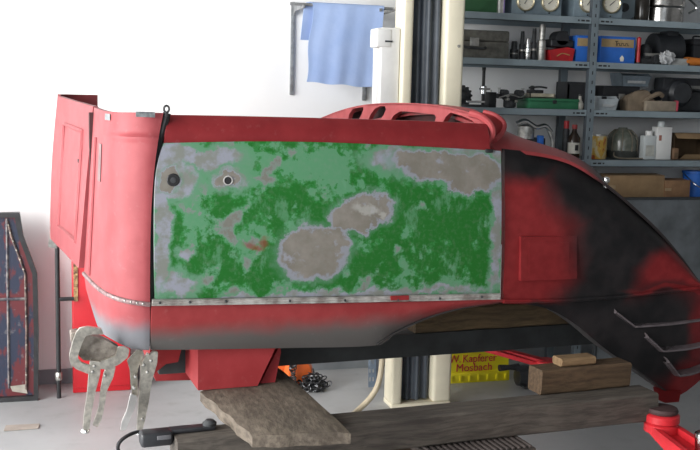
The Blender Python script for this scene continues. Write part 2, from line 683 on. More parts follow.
# sill panel with the start of the wheel arch
side_panel('sill', [(151.5, 306), (330, 303.5), (503, 299.5)], [(151, 350), (200, 349.5), (290, 348), (376, 345.5), (392, 336), (425, 320), (460, 309.5), (503, 302.5)],
           [(151.5, 306), (151, 328), (151, 350)], [(503, 299.5), (503, 302.5)], 44, 12,
           lambda s, t: 0.0 + 0.05 * t ** 3, 0.03, red_sill, cab)
# the gap between door and rear corner, closed by a black rubber seal set back
gp = [(167, 113), (162.5, 130), (157, 150), (154, 175), (152.3, 200), (151.5, 250), (151, 300), (150.5, 344)]
tube('door_seal', [cv(x, y, 0.024 + 0.055 * max(0, (y - 300) / 48) ** 2) for x, y in gp], 0.012, rubber, cab, 8)

# front wing
ridge = [(503.5, 301), (560, 300.5), (620, 296.5), (670, 291), (716, 286)]
fm = fender_mat()
wing = side_panel('front_wing', [(504.5, 149), (540, 153), (570, 161), (596, 176), (622, 196), (658, 229), (682, 257), (698, 279), (716, 303)][:8] + [(706, 286)],
                  ridge[:4] + [(706, 287.5)], [(504.5, 149), (505, 225), (503.5, 301)], [(706, 286), (706, 287.5)], 44, 24,
                  lambda s, t: 0.07 * max(0, 1 - t / 0.28) ** 2.2 * min(1, s * 6 + 0.25) - 0.022 * math.sin(math.pi * min(1, t * 1.1)) * min(1, s * 4) + 0.02 * s,
                  0.02, fm, cab)
arch = [(503.5, 303.5), (530, 305), (553, 311), (578, 326), (603, 347), (634, 369), (668, 393)]
side_panel('wing_skirt', [(503.5, 301.5), (560, 301), (620, 297), (670, 291.5), (712, 287)], arch + [(683, 393.5), (712, 370)],
           [(503.5, 301.5), (503.5, 303.5)], [(712, 287), (712, 370)], 44, 14,
           lambda s, t: 0.012 + 0.02 * s + 0.055 * t ** 2 * s, 0.02, fm, cab)
tube('wing_bead', [cv(x, y, -0.002 + 0.022 * i / 4) for i, (x, y) in enumerate(ridge)], 0.007, fm, cab, 8)
# arch lip turned inwards
ar = resample([(378, 345.5), (392, 336), (425, 320), (460, 309.5), (503, 302.5)] + arch[1:], 40)
frn = [cv(p.x, p.y, 0.03 + 0.035 * max(0, (i - 20) / 20)) for i, p in enumerate(ar)]
shell('arch_lip', [frn, [p + Vector((0, 0.075, 0)) for p in frn]], [[p + Vector((0, 0, 0.006)) for p in frn], [p + Vector((0, 0.075, 0.006)) for p in frn]], mat('arch_black', (0.03, 0.028, 0.028), 0.6), cab)
# pressed gill strips on the skirt
for pts in ([(615, 312), (634, 326.5), (670, 324), (711, 318.5)], [(647, 337), (662, 351), (685, 349), (711, 344)], [(668, 362), (678.5, 375.5), (690, 374), (705, 369)]):
    gv = []
    for i, (x, y) in enumerate(pts):
        gv.append(cv(x, y, 0.018 + 0.008 * i))
    bm = bmesh.new()
    # wedge-shaped pressing: a proud lower lip that dies away upwards
    frt = [[g + Vector((0, 0.012, 0.014)) for g in gv], [g + Vector((0, -0.010, 0.004)) for g in gv], [g + Vector((0, -0.010, -0.003)) for g in gv], [g + Vector((0, 0.012, -0.006)) for g in gv]]
    bk_ = [[q + Vector((0, 0.02, 0)) for q in row] for row in frt]
    bm_grid(bm, frt, bk_)
    finish(bm, 'gill', mat('gill_highlight', (0.20, 0.17, 0.18), 0.25, 0.5), wing)  # lighter colour puts the edge highlight into the strips
# small access panel outline
hp = [cv(521, 237, -0.0165), cv(577, 236, -0.0165), cv(577, 279, -0.0165), cv(521, 281, -0.0165)]
cpt = sum(hp, Vector()) / 4
plate('access_cover', [hp], (0, 0.02, 0), fm, wing)
plate('access_inset', [[cpt + (q - cpt) * 0.72 + Vector((0, -0.0012, 0)) for q in hp]], (0, 0.01, 0), fm, wing)
# foot bracket under the wing tip
plate('foot_bracket', [[cv(663, 391, 0.06), cv(681, 391, 0.06), cv(679, 402, -0.03), cv(665, 403, -0.03)]], (0, 0.06, 0), red_mat('foot_red', (0.16, 0.012, 0.014), (0.20, 0.016, 0.018)), cab)

# bonnet side and top, lofted across the cab (the nose is narrower than the cab)
WB = 1.28
lowL = [(488, 141), (497, 148), (504, 149), (540, 153), (570, 161), (597, 177), (622, 196), (658, 229), (682, 257), (698, 279), (706, 286)]
uppL = [(488, 121), (500, 124), (511, 131), (548, 143.5), (575, 154), (592, 166), (0, 0)]
lo = resample(lowL, 40)
rows = []
up_s = resample([(486, 124), (496, 121), (508, 128), (530, 138), (555, 146), (578, 156), (592, 166), (598, 177)], 20)
for i, p in enumerate(lo):
    s = i / 40
    a = cv(p.x, p.y, 0.045)
    if s < 0.5:
        q = up_s[min(20, int(round(s * 2 * 20)))]
        b_ = cv(q.x, q.y, 0.20)
        if b_.z < a.z:
            b_ = Vector((a.x, 0.20, a.z + 0.002))
        b_.x = a.x * 0.5 + b_.x * 0.5
    else:
        b_ = Vector((a.x + 0.004, 0.20, a.z + 0.003))
    mid = (a + b_) / 2 + Vector((0, -0.015, 0.012))
    crown = 0.035 * (1 - s) ** 1.5
    c_ = Vector((b_.x + 0.03, WB / 2, b_.z + crown))
    rows.append([a, mid, b_, Vector((b_.x + 0.018, 0.45, b_.z + crown * 0.75)), c_, Vector((b_.x + 0.018, WB - 0.45, b_.z + crown * 0.75)), Vector((b_.x, WB - 0.20, b_.z)), Vector((mid.x, WB - mid.y, mid.z)), Vector((a.x, WB - a.y, a.z))])
shell('bonnet', rows, [[q - Vector((0, 0, 0.012)) for q in r_] for r_ in rows], bonnet_mat(), cab, 50)
# far wing: plain mirrored side below the bonnet
fw = [[Vector((p[0].x, WB - 0.045, p[0].z)) for p in rows], [Vector((p[0].x, WB, min(p[0].z, cv(560, 300).z) * 0.5 + p[0].z * 0.5)) for p in rows], [Vector((p[0].x, WB, min(p[0].z - 0.01, cv(560, 301).z))) for p in rows]]
shell('far_wing', fw, [[q + Vector((0, -0.015, 0)) for q in r_] for r_ in fw], red_primer, cab)

# dash hoop across the cab with its cut-outs
Ud = cv(489, 121, 0.06).x
dl = [(318, 119), (334, 112.5), (350, 107.5), (366, 104.5), (385, 103), (408, 103), (432, 104.7), (455, 108.5), (473, 114), (484, 122), (488, 133), (489, 143)]
top2 = [cu(p.x, p.y, Ud) for p in resample(dl, 36)]
zlow = cv(430, 150).z
outer = list(top2) + [Vector((Ud, top2[-1].y, zlow)), Vector((Ud, top2[0].y, zlow))]
holes_px = [[(347.5, 121), (349, 114.5), (353, 108.5), (358, 106), (362.5, 105.8), (363.5, 109), (361.5, 114.5), (358, 121)],
            [(368, 121), (370.5, 114.5), (375, 108.5), (380.5, 106), (385, 106), (386, 109.5), (383.5, 115), (379.5, 121)],
            [(389.5, 122), (393.5, 115.5), (400, 111.2), (414, 112), (434.5, 114.6), (436, 117.5), (434, 123.5)],
            [(441, 125), (446, 116.5), (450.5, 112.6), (462, 115.8), (472, 120.5), (477.5, 126)]]
hl = [[cu(x, y, Ud) for x, y in h] for h in holes_px]
dashm = red_mat('dash_primer', (0.34, 0.052, 0.056), (0.40, 0.07, 0.075))
dash = plate('dash_hoop', [outer] + hl, (0.02, 0, 0), dashm, cab)
rim = [t + Vector((0.0, 0, -0.003)) for t in top2]
fwd = [0.022 + 0.053 * min(1, max(0, (t.y - 0.12) / 0.2)) for t in rim]
shell('dash_top', [rim, [t + Vector((f_, 0, 0.002)) for t, f_ in zip(rim, fwd)]], [[t - Vector((0, 0, 0.006)) for t in rim], [t + Vector((f_, 0, -0.006)) for t, f_ in zip(rim, fwd)]], dashm, dash)
near_cut = [t for t in top2 if t.y > 0.24]
bk_top = [t + Vector((0.078, 0, -0.008)) for t in near_cut]
zbk = cv(430, 302).z
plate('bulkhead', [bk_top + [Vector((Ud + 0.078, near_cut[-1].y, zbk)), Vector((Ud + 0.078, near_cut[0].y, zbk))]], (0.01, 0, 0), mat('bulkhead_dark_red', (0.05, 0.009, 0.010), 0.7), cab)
# screen pillar foot: a curled channel at the near end of the hoop
pf = [cv(470, 113.5, 0.10), cv(481, 117, 0.07), cv(490, 125, 0.045), (cv(492, 135, 0.035)), cv(487, 142, 0.03)]
tube('pillar_channel', pf, 0.013, dashm, cab, 10)
pf2 = [cv(484, 112, 0.17), cv(496, 116, 0.13), cv(504, 124, 0.11), cv(502, 133, 0.09), cv(495, 140, 0.05)]
ca_, cb_ = catmull(pf, 6), catmull(pf2, 6)
shell('channel_floor', [ca_, [a.lerp(b_, 0.5) + Vector((0, 0.008, -0.012)) for a, b_ in zip(ca_, cb_)], cb_], [[q + Vector((0, 0.006, -0.006)) for q in r_] for r_ in (ca_, [a.lerp(b_, 0.5) + Vector((0, 0.008, -0.012)) for a, b_ in zip(ca_, cb_)], cb_)], red_primer, cab, 60)
tube('pillar_channel', pf2, 0.009, dashm, cab, 10)
lathe('bonnet_catch', [(0.006, -0.03), (0.007, -0.012), (0.012, -0.008), (0.014, 0.0), (0.011, 0.008), (0.004, 0.011)], chrome, cab, cv(606, 180, 0.06), 'Z', 14)
box('rocker_pad', tuple(cv(489, 151, 0.0) - Vector((0.012, 0.004, 0.006))), tuple(cv(489, 151, 0) + Vector((0.014, 0.01, 0.006))), black, cab, 0.003)

# rear corner: (v, x_top, y_top, x_seam, y_seam, x_bottom, y_bottom)
cols = [(0.000, 163.5, 113.0, 150.0, 304.0, 149.5, 350.0),
        (0.003, 152.0, 112.6, 143.0, 303.3, 143.0, 350.0),
        (0.020, 138.0, 112.4, 131.0, 301.5, 131.0, 348.5),
        (0.050, 124.0, 112.2, 119.0, 298.6, 119.5, 343.5),
        (0.100, 113.0, 112.0, 108.5, 294.5, 109.5, 338.0),
        (0.170, 106.0, 111.3, 100.5, 289.5, 102.0, 333.0),
        (0.260, 101.0, 110.0, 94.0, 283.8, 97.5, 326.0),
        (0.360, 97.0, 108.6, 88.5, 278.0, 92.0, 309.0),
        (0.460, 94.0, 107.3, 84.0, 273.0, 86.0, 289.0)]


def spl(cols, n):
    """smooth resample of column tuples"""
    out = []
    N = len(cols) - 1
    for k in range(n + 1):
        f = k / n * N
        i = min(int(f), N - 1)
        t = f - i
        p = [cols[max(0, min(N, i + d))] for d in (-1, 0, 1, 2)]
        out.append([0.5 * (2 * b + (c - a) * t + (2 * a - 5 * b + 4 * c - d) * t * t + (3 * b - a - 3 * c + d) * t ** 3) for a, b, c, d in zip(*p)])
    return out


sc_ = spl(cols, 32)
MR = 84
fr, bk = [], []
for i in range(MR + 1):
    t = i / MR
    row, rb = [], []
    for j, c in enumerate(sc_):
        y = c[2] + (c[4] - c[2]) * t
        # the door-side edge sweeps back towards the top
        e = c[1] - c[3]
        x = c[3] + e * ((1 - t) ** 3.2 if j < 12 else (1 - t))
        if j < 12:
            w = j / 12
            x = c[3] + e * ((1 - w) * (1 - t) ** 3.2 + w * (1 - t))
        v = c[0]
        # pressed step near the top
        if t < 0.3:
            amt = min(1, max(0, (26 - j) / 6))
            v += amt * (0.010 / (1 + math.exp((t - 0.118) * 160)) - 0.006 * math.exp(-((t - 0.135) / 0.014) ** 2))
        q = cv(x, y, v)
        row.append(q)
        k = j / 32
        rb.append(q + Vector((0.016 * min(1, k * 2), 0.016 * (1 - k * 0.7), 0)))
    fr.append(row)
    bk.append(rb)
fr0 = fr
corner = shell('rear_corner', fr, bk, red_rear, cab)
fr, bk = [], []
for i in range(9):
    t = i / 8
    row = [cv(c[3] + (c[5] - c[3]) * t, c[4] + 1 + (c[6] - c[4] - 1) * t, c[0] + 0.006 + 0.03 * t * t) for c in sc_]
    fr.append(row)
    bk.append([q + Vector((0.012 * min(1, j / 16), 0.014, 0)) for j, q in enumerate(row)])
val = shell('rear_valance', fr, bk, red_valance, cab)
bead = tube('seam_bead', [cv(c[3], c[4] + 0.5, c[0] - 0.002) for c in sc_], 0.0075, mat('scraped_seam', (0.22, 0.15, 0.15), 0.5, 0.2, 0.5, 60, dark=(0.10, 0.06, 0.06)), cab, 8)
for k in range(4, 30, 2):
    c = sc_[k]
    q = cv(c[3], c[4] + 0.5, c[0] - 0.0095)
    lathe('rivet', [(0.001, -0.003), (0.0035, -0.001), (0.004, 0.005)], steel, bead, q, 'Y', 8)
# trim plates along the upper edge
plate('edge_plate', [[cv(136, 111.5, -0.004), cv(155, 112, -0.004), cv(155, 117.5, -0.004), cv(136, 116.8, -0.004)]], (0, 0.004, 0), mat('dull_plate', (0.26, 0.28, 0.29), 0.5, 0.4, 0.3, 60), corner)
plate('edge_plate', [[fr0[1][20] + Vector((-0.003, -0.001, 0)), fr0[1][17] + Vector((-0.003, -0.002, 0)), fr0[4][17] + Vector((-0.003, -0.002, 0)), fr0[4][20] + Vector((-0.003, -0.001, 0))]], (0.002, 0.002, 0), mat('dull_plate', (0.26, 0.28, 0.29), 0.5, 0.4, 0.3, 60), corner)
plate('bare_strip', [[fr0[i][24] + Vector((-0.0025, 0, 0)) for i in (16, 22, 28, 34)] + [fr0[i][22] + Vector((-0.0025, -0.001, 0)) for i in (34, 28, 22, 16)]], (0.003, 0.002, 0), mat('bare_filler', (0.16, 0.10, 0.10), 0.6), corner)
pts = []
for i in list(range(14, 84, 2)):
    pts.append(fr0[i][27] + Vector((-0.002, 0, 0)))
tube('pressing', pts, 0.006, red_rear, corner, 6)
# hinge eye at the top of the gap
eye = tube('hinge_eye', [cv(166.5 + 2.6 * math.cos(a), 109 + 3.4 * math.sin(a), 0.01) for a in [i * math.pi / 6 for i in range(12)]], 0.0035, black, cab, 6, False, True)
box('hinge_pin', tuple(cv(165.5, 116.5, 0.004)), tuple(cv(168, 111.5, 0.016)), black, cab, 0.001)

# rear wall
rw = [(0.475, 93.0, 106.4, 78.6, 268.0), (0.70, 81.5, 103.2, 72.5, 262), (0.92, 73.0, 100.8, 64.5, 253), (1.16, 64.5, 98.2, 56.5, 245), (1.38, 57.5, 96.0, 50.0, 238)]
sr = spl(rw, 20)
fr, bk = [], []
for i in range(21):
    t = i / 20
    row = []
    for j, c in enumerate(sr):
        x = c[1] + (c[3] - c[1]) * t - 2.2 * math.sin(math.pi * t) * (j / 20)
        row.append(cv(x, c[2] + (c[4] - c[2]) * t, c[0]))
    fr.append(row)
    bk.append([q + Vector((0.018, 0, 0)) for q in row])
rwall = shell('rear_wall', fr, bk, red_rear, cab)


def rw_pt(j, t, off=0.0):
    f = j
    i0 = min(int(f), 19)
    a = sr[i0]
    b_ = sr[i0 + 1]
    k = f - i0
    c = [x + (y - x) * k for x, y in zip(a, b_)]
    x = c[1] + (c[3] - c[1]) * t - 2.2 * math.sin(math.pi * t) * (f / 20)
    return cv(x, c[2] + (c[4] - c[2]) * t, c[0]) + Vector((off, 0, 0))


# pressed frame on the rear wall
for nm, (j0, j1, t0, t1) in (('pressing', (3.5, 13.5, 0.17, 0.86)),):
    bm = bmesh.new()
    path = [rw_pt(j0, t0), rw_pt(j1, t0), rw_pt(j1, t1), rw_pt(j0, t1)]
    full = []
    for a in range(4):
        p, q = path[a], path[(a + 1) % 4]
        full += [p.lerp(q, k / 6) for k in range(6)]
    bm_tube(bm, full, 0.009, 6, True)
    finish(bm, nm, red_rear, rwall)
box('dent_spot', tuple(rw_pt(4.5, 0.36) - Vector((0.004, 0.012, 0.006))), tuple(rw_pt(4.5, 0.36) + Vector((0.003, 0.012, 0.006))), darkgrey, rwall)
# added dark box that puts shade into the gap beside the corner
box('gap_shade_box', (rw_pt(0, 0.5).x + 0.012, 0.462, rw_pt(0, 1).z + 0.01), (rw_pt(0, 0.5).x + 0.06, 0.492, rw_pt(0, 0).z - 0.02), mat('gap_shade_dark', (0.05, 0.015, 0.016), 0.7), cab)
plate('rear_flange', [[cv(50.5, 221, 1.37), cv(57.5, 229, 1.37), cv(56.5, 248.5, 1.37), cv(48, 247, 1.37)]], (0.004, 0.01, 0), steel, cab)
# far corner and far sill
fc = []
for k in range(9):
    a = k / 8 * math.pi / 2
    fc.append((rw_pt(20, 0).x + 0.14 * (1 - math.cos(a)), 1.38 + 0.07 * math.sin(a)))
fc.append((cv(94.5, 96, W).x, W))
zt = cv(75, 94.4, W).z
zb_ = cv(60, 245, W).z
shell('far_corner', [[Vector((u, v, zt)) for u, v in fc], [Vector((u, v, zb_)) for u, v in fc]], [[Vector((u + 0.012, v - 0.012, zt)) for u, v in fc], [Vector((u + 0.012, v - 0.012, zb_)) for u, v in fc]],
      mat('far_corner_shade_red', (0.16, 0.02, 0.024), 0.6), cab)  # darker red carries the shade on the corner's inner face
zs0, zs1 = cv(250, 345).z, cv(250, 312).z
box('far_sill', (cv(94.5, 96, W).x, W - 0.03, zs0), (Ud - 0.05, W, zs1), red_primer, cab)
box('floor_pan', (rw_pt(0, 0.5).x + 0.1, 0.05, cv(250, 340).z), (cv(370, 340).x, W - 0.05, cv(250, 337).z), mat('floor_pan_dark', (0.06, 0.03, 0.03), 0.8), cab)

# under the cab: box section, brackets and rail
VB = 0.085
bx = [cv(198, 346, VB), cv(277, 345, VB), cv(257.5, 390, VB), cv(198, 390, VB)]
zb0 = 0.0
for q in bx:
    if q.z < 0.06:
        q.z = 0.001
plate('floor_box', [bx], (-0.0, 0.34, 0), red_mat('floor_box_red', (0.30, 0.032, 0.035), (0.35, 0.042, 0.046)), cab)
plate('floor_box_gusset', [[cv(258, 388.5, VB + 0.03), cv(280, 345, VB + 0.03), cv(281, 352, VB + 0.03), cv(274, 388, VB + 0.03)]], (0.0, 0.28, 0), red_mat('gusset_red', (0.30, 0.03, 0.035), (0.36, 0.04, 0.045)), cab)
plate('floor_bracket', [[cv(150, 347, 0.22), cv(182, 347, 0.22), cv(178, 362, 0.22), cv(166, 364, 0.22), cv(154, 374, 0.22), cv(150, 362, 0.22)]], (0, 0.16, 0), red_primer, cab)
plate('floor_bracket', [[cv(152, 370, 0.40), cv(190, 366, 0.40), cv(196, 380, 0.40), cv(156, 381, 0.40)]], (0, 0.12, 0), red_primer, cab)
RV = 0.30
ra, rb2 = cv(275, 331, RV), cv(598, 331, RV)
zr1 = cv(470, 330.5, RV).z
zr0 = cv(470, 353, RV).z
box('chassis_rail', (ra.x - 0.4, RV, zr0), (rb2.x, RV + 0.08, zr1), mat('rail_dark', (0.022, 0.024, 0.025), 0.7, 0, 0.3, 12), cab, 0.004)

# ------------------------------------------------------------------ timber
def beam_obj(name, P0, d, length, dv, h, m, label, n=14, group=None, wob=0.004):
    """sawn timber: P0 = corner (bottom, near-left), d = unit direction, dv = depth vector"""
    d = Vector(d).normalized()
    ang = math.atan2(d.y, d.x)
    dep = dv
    bm = bmesh.new()
    rings = []
    for i in range(n + 1):
        t = i / n * length
        w = [random.uniform(-wob, wob) for _ in range(4)]
        e = 0.006
        ring = [(t, 0 + w[0], e), (t, e + w[0], 0), (t, dep - e, 0), (t, dep, e), (t, dep + w[1], h - e), (t, dep - e, h), (t, e + w[2], h), (t, w[2], h - e)]
        rings.append([bm.verts.new(r_) for r_ in ring])
    for i in range(n):
        for k in range(8):
            j = (k + 1) % 8
            bm.faces.new((rings[i][k], rings[i][j], rings[i + 1][j], rings[i + 1][k]))
    bm.faces.new(rings[0])
    bm.faces.new(rings[-1])
    o = finish(bm, name, m, None, 30)
    o.location = P0
    o.rotation_euler = (0, 0, ang)
    return tag(o, label, 'timber', group)


ZB1 = 0.522  # top of the long beam
ZB0 = 0.425
b0 = atZ(340, 412.5, ZB1)
b1 = atZ(620, 386, ZB1)
bd = (b1 - b0)
bd.z = 0
bd.normalize()
bn = Vector((-bd.y, bd.x, 0))
pl_ = atZ(172, 432, ZB1)
L0 = (pl_ - b0).dot(bd)
L1 = (atZ(638, 384.2, ZB1) - b0).dot(bd)
DB = 0.115
beam_obj('support_beam', b0 + bd * L0 - bn * DB + Vector((0, 0, ZB0 - ZB1)), bd, L1 - L0, DB, ZB1 - ZB0, beamwood, 'long weathered grey-brown timber beam running under the whole cab')
# plank across the beam, under the red floor box
q0, q1, q2, q3 = atZ(201, 390, BASE_Z), atZ(253, 434, BASE_Z), atZ(351, 430, BASE_Z), atZ(283, 369, BASE_Z)
PT = BASE_Z - ZB1 - 0.002
back = (q0 - q1).normalized()
q0 = q0 + back * 0.02
q3 = q3 + (q3 - q2).normalized() * 0.06
cen = (q0 + q1 + q2 + q3) / 4
gr = []
for i in range(13):
    a, b_ = q1.lerp(q0, i / 12), q2.lerp(q3, i / 12)
    row = []
    for j in range(9):
        p = a.lerp(b_, j / 8) - cen
        ex = 0.010 if (i in (0, 12)) else 0
        p.z = -0.0015 * random.random() - (0.006 if j in (0, 8) else 0) - (0.005 if i in (0, 12) else 0)
        if i == 0:
            p += bn * (0.006 * math.sin(j * 2.1) + (0.006 if j in (0, 8) else 0))
        if j == 0:
            p += bd * 0.004 * math.sin(i * 1.7)
        row.append(p)
    gr.append(row)
plk = shell('plank', gr, [[p + Vector((0, 0, -PT - p.z)) for p in r_] for r_ in gr], wood('plank_wood', (0.085, 0.066, 0.05), (0.17, 0.138, 0.105), along=(9, 3, 9)), None)
plk.location = cen
tag(plk, 'wide worn plank laid across the beam beneath the red floor box', 'plank')
# block on the right of the beam
e0, e1 = atZ(541, 395.5, ZB1 + 0.001), atZ(618, 388, ZB1 + 0.001)
ed = (e1 - e0)
ed.z = 0
ed.normalize()
eh = 0.085
en = Vector((-ed.y, ed.x, 0))
beam_obj('timber_block', e0, ed, 0.36, 0.085, eh, brownwood, 'short brown timber block with a pale sawn end on the beam under the wing', 8)
s0 = atZ(556, 364, ZB1 + eh + 0.003)
beam_obj('wood_offcut', e0 + ed * 0.085 + en * 0.012 + Vector((0, 0, eh + 0.002)), ed, 0.135, 0.06, 0.028, lightwood, 'pale softwood offcut lying on top of the brown timber block', 5, None, 0.002)
# brown timber on the chassis rail inside the wheel arch
r0 = from_car((cv(416, 318, RV).x, RV, zr1 + 0.001))
beam_obj('packing_timber', r0, AX, cv(590, 318, RV).x - cv(416, 318, RV).x, 0.08, cv(470, 306, RV).z - zr1 - 0.002, wood('packing_brown', (0.045, 0.028, 0.012), (0.10, 0.065, 0.03)), 'dark brown packing timber lying on the black rail inside the wheel arch', 8)
# ribbed tread board under the beam and its trestle
tb = atZ(455, 440, ZB0 - 0.03)
ta = math.atan2(bd.y, bd.x)
tr = thing('tread_board', Vector((tb.x, tb.y, ZB0 - 0.035)), 'dark ribbed tread board crossing below the long beam', 'board', ta)
box('base_board', (-0.17, -0.19, 0), (0.19, 0.24, 0.024), mat('tread_base', (0.10, 0.08, 0.07), 0.8, 0, 0.3, 20), tr, 0.003)
for k in range(17):
    x = -0.16 + k * 0.0205
    box('rib', (x, -0.185, 0.024), (x + 0.010, 0.235, 0.033), mat('tread_rib', (0.07, 0.055, 0.05), 0.7), tr, 0.002)
ts = thing('trestle', Vector((tb.x, tb.y, 0)), 'low wooden trestle on the floor carrying the ribbed tread board', 'trestle', ta)
box('top_rail', (-0.30, -0.08, 0.30), (0.22, 0.12, ZB0 - 0.037), brownwood, ts, 0.005)
for sx in (-0.24, 0.16):
    for sy in (-0.07, 0.05):
        box('leg', (sx, sy, 0), (sx + 0.07, sy + 0.06, 0.31), brownwood, ts, 0.004)
box('cheek', (-0.265, -0.15, 0.25), (-0.175, -0.085, ZB0 - 0.04), lightwood, ts, 0.004)

# ------------------------------------------------------------------ locking pliers hanging from the valance
PV = 0.02


def pl(px, v):
    return [from_car(cv(60 + x * 0.2998, 315 + y * 0.3, v)) for x, y in px]


def tool_thing(name, org, label, cat):
    t = thing(name, org, label, cat)
    return t, org


org1 = from_car(cv(90, 428, PV))
t1 = thing('locking_pliers', org1, 'locking pliers with wide C-shaped jaw gripping a rusty bracket on the rear valance', 'pliers')
t2o = from_car(cv(130, 428, PV))
t2 = thing('locking_pliers', t2o, 'locking pliers seen edge-on hanging below the corner beside the door gap', 'pliers')


def bar(name, px, v, th, t, org, m=nickel, k=True):
    pts = pl(px, v)
    if k:
        n = len(pts)
        sm = []
        for i in range(n):
            a, b_, c = pts[i - 1], pts[i], pts[(i + 1) % n]
            sm += [b_.lerp(a, 0.10), b_.lerp(c, 0.10)]
        pts = sm
    bm = bmesh.new()
    bm_plate(bm, [[p - org for p in pts]], AY * th)
    return finish(bm, name, m, t, 50)


bar('jaw', [(146, 66), (139, 46), (95, 39), (66, 45), (54, 60), (42, 92), (31, 136), (36, 166), (56, 182), (97, 198), (112, 174), (72, 160), (60, 146), (62, 128), (74, 94), (86, 70), (112, 64)], PV, 0.016, t1, org1)
bar('handle', [(102, 152), (137, 156), (134, 200), (117, 262), (105, 330), (98, 382), (77, 382), (81, 335), (92, 262), (97, 200)], PV - 0.004, 0.022, t1, org1)
bar('lever', [(160, 165), (186, 172), (178, 208), (157, 252), (147, 312), (137, 352), (126, 374), (109, 368), (118, 345), (131, 302), (136, 250), (146, 196)], PV + 0.002, 0.014, t1, org1)
bar('lower_jaw', [(124, 160), (152, 148), (186, 136), (194, 108), (214, 106), (232, 116), (226, 142), (196, 166), (160, 182), (134, 180)], PV + 0.002, 0.013, t1, org1)
for x, y in ((115, 172), (150, 204), (109, 190)):
    q = pl([(x, y)], PV - 0.008)[0] - org1
    lathe('rivet', [(0.001, 0.0), (0.004, 0.001), (0.0055, 0.004), (0.0055, 0.01)], steel, t1, q, 'Y', 10)
q = pl([(84, 383)], PV + 0.006)[0] - org1
lathe('adjusting_screw', [(0.004, 0.035), (0.005, 0.004), (0.012, 0.002), (0.014, -0.004), (0.012, -0.009), (0.003, -0.010)], chrome, t1, q, 'Z', 12)
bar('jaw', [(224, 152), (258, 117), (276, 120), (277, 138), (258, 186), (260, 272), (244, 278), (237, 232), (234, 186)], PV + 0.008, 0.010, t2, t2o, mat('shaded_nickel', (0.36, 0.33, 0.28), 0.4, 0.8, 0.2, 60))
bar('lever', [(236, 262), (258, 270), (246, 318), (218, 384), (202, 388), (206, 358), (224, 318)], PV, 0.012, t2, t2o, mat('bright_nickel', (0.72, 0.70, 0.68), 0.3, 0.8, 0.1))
bar('handle', [(270, 168), (292, 128), (300, 134), (312, 122), (327, 124), (324, 162), (308, 216), (294, 302), (284, 350), (274, 388), (257, 388), (260, 332), (264, 272), (268, 216)], PV - 0.010, 0.018, t2, t2o)
for x, y in ((280, 168), (304, 154), (292, 192), (253, 208), (248, 245), (275, 348)):
    q = pl([(x, y)], PV - 0.014)[0] - t2o
    lathe('rivet', [(0.001, 0.0), (0.004, 0.001), (0.0055, 0.004), (0.0055, 0.02)], steel, t2, q, 'Y', 10)
q = pl([(264, 389)], PV)[0] - t2o
lathe('adjusting_screw', [(0.004, 0.03), (0.005, 0.004), (0.009, 0.002), (0.009, -0.008), (0.003, -0.010)], chrome, t2, q, 'Z', 12)
bo = from_car(cv(98, 358, 0.05))
bk2 = bar('clamped_bracket', [(36, 62), (60, 56), (120, 72), (160, 88), (200, 112), (196, 136), (150, 152), (80, 152), (66, 140), (40, 100)], 0.045, 0.05, None, bo,
          mat('rusty_steel', (0.30, 0.27, 0.235), 0.6, 0.5, 0.5, 26, dark=(0.10, 0.08, 0.065)))
bk2.location = bo
tag(bk2, 'rusty grey steel bracket held in the wide pliers under the valance', 'bracket')

# ------------------------------------------------------------------ black power tool at the left end of the beam
to = atZ(175, 431, ZB1)
tg = thing('hand_tool', Vector((to.x, to.y, ZB1)), 'black corded hand tool resting on the left end of the beam', 'power tool', ta)
plastic = mat('black_plastic', (0.025, 0.026, 0.03), 0.4, 0, 0.15, 30)
box('body', (-0.02, -0.03, 0.001), (0.115, 0.01, 0.013), plastic, tg, 0.004, 3)
box('motor_housing', (-0.105, -0.045, -0.028), (-0.012, 0.01, 0.014), plastic, tg, 0.010, 3)
box('switch', (-0.06, -0.05, -0.006), (-0.02, -0.043, 0.006), mat('switch_grey', (0.12, 0.12, 0.13), 0.5), tg, 0.002)
lathe('blade_guard', [(0.002, 0.0), (0.020, 0.0), (0.021, 0.012), (0.012, 0.02), (0.002, 0.021)], darkgrey, tg, (0.10, -0.01, 0.008), 'Z', 16)
co = [atZ(x, y, z) for x, y, z in ((150, 433, 0.50), (137, 432, 0.505), (124, 438, 0.50), (118, 446, 0.48), (122, 456, 0.44), (140, 470, 0.36), (170, 490, 0.20), (200, 500, 0.012), (250, 490, 0.008))]
o = tube('power_cord', [p - co[-1] for p in co], 0.0055, rubber, None, 8)
o.location = co[-1]
tag(o, 'black rubber cord looping down from the hand tool', 'cord')

# ------------------------------------------------------------------ two-post lift
PYF = 4.46
pL = [atY(401, 100, PYF), atY(411.5, 100, PYF), atY(443.5, 100, PYF), atY(462.5, 100, PYF)]
px_ = (pL[1].x + pL[2].x) / 2
post = thing('lift_post', Vector((px_, PYF, 0)), 'tall cream steel lift column with a dark cover strip between its flanges', 'lift')
xa, xb, xc, xd = [p.x - px_ for p in pL]
box('flange', (xa, 0, 0.02), (xb, 0.13, 3.1), cream, post, 0.012, 3)
box('flange', (xc, 0, 0.02), (xd, 0.13, 3.1), cream, post, 0.016, 3)
box('web', (xa + 0.01, 0.11, 0.02), (xd - 0.01, 0.14, 3.1), cream, post)
box('base_plate', (xa + 0.002, 0.004, 0), (xd - 0.002, 0.135, 0.022), cream, post, 0.002)
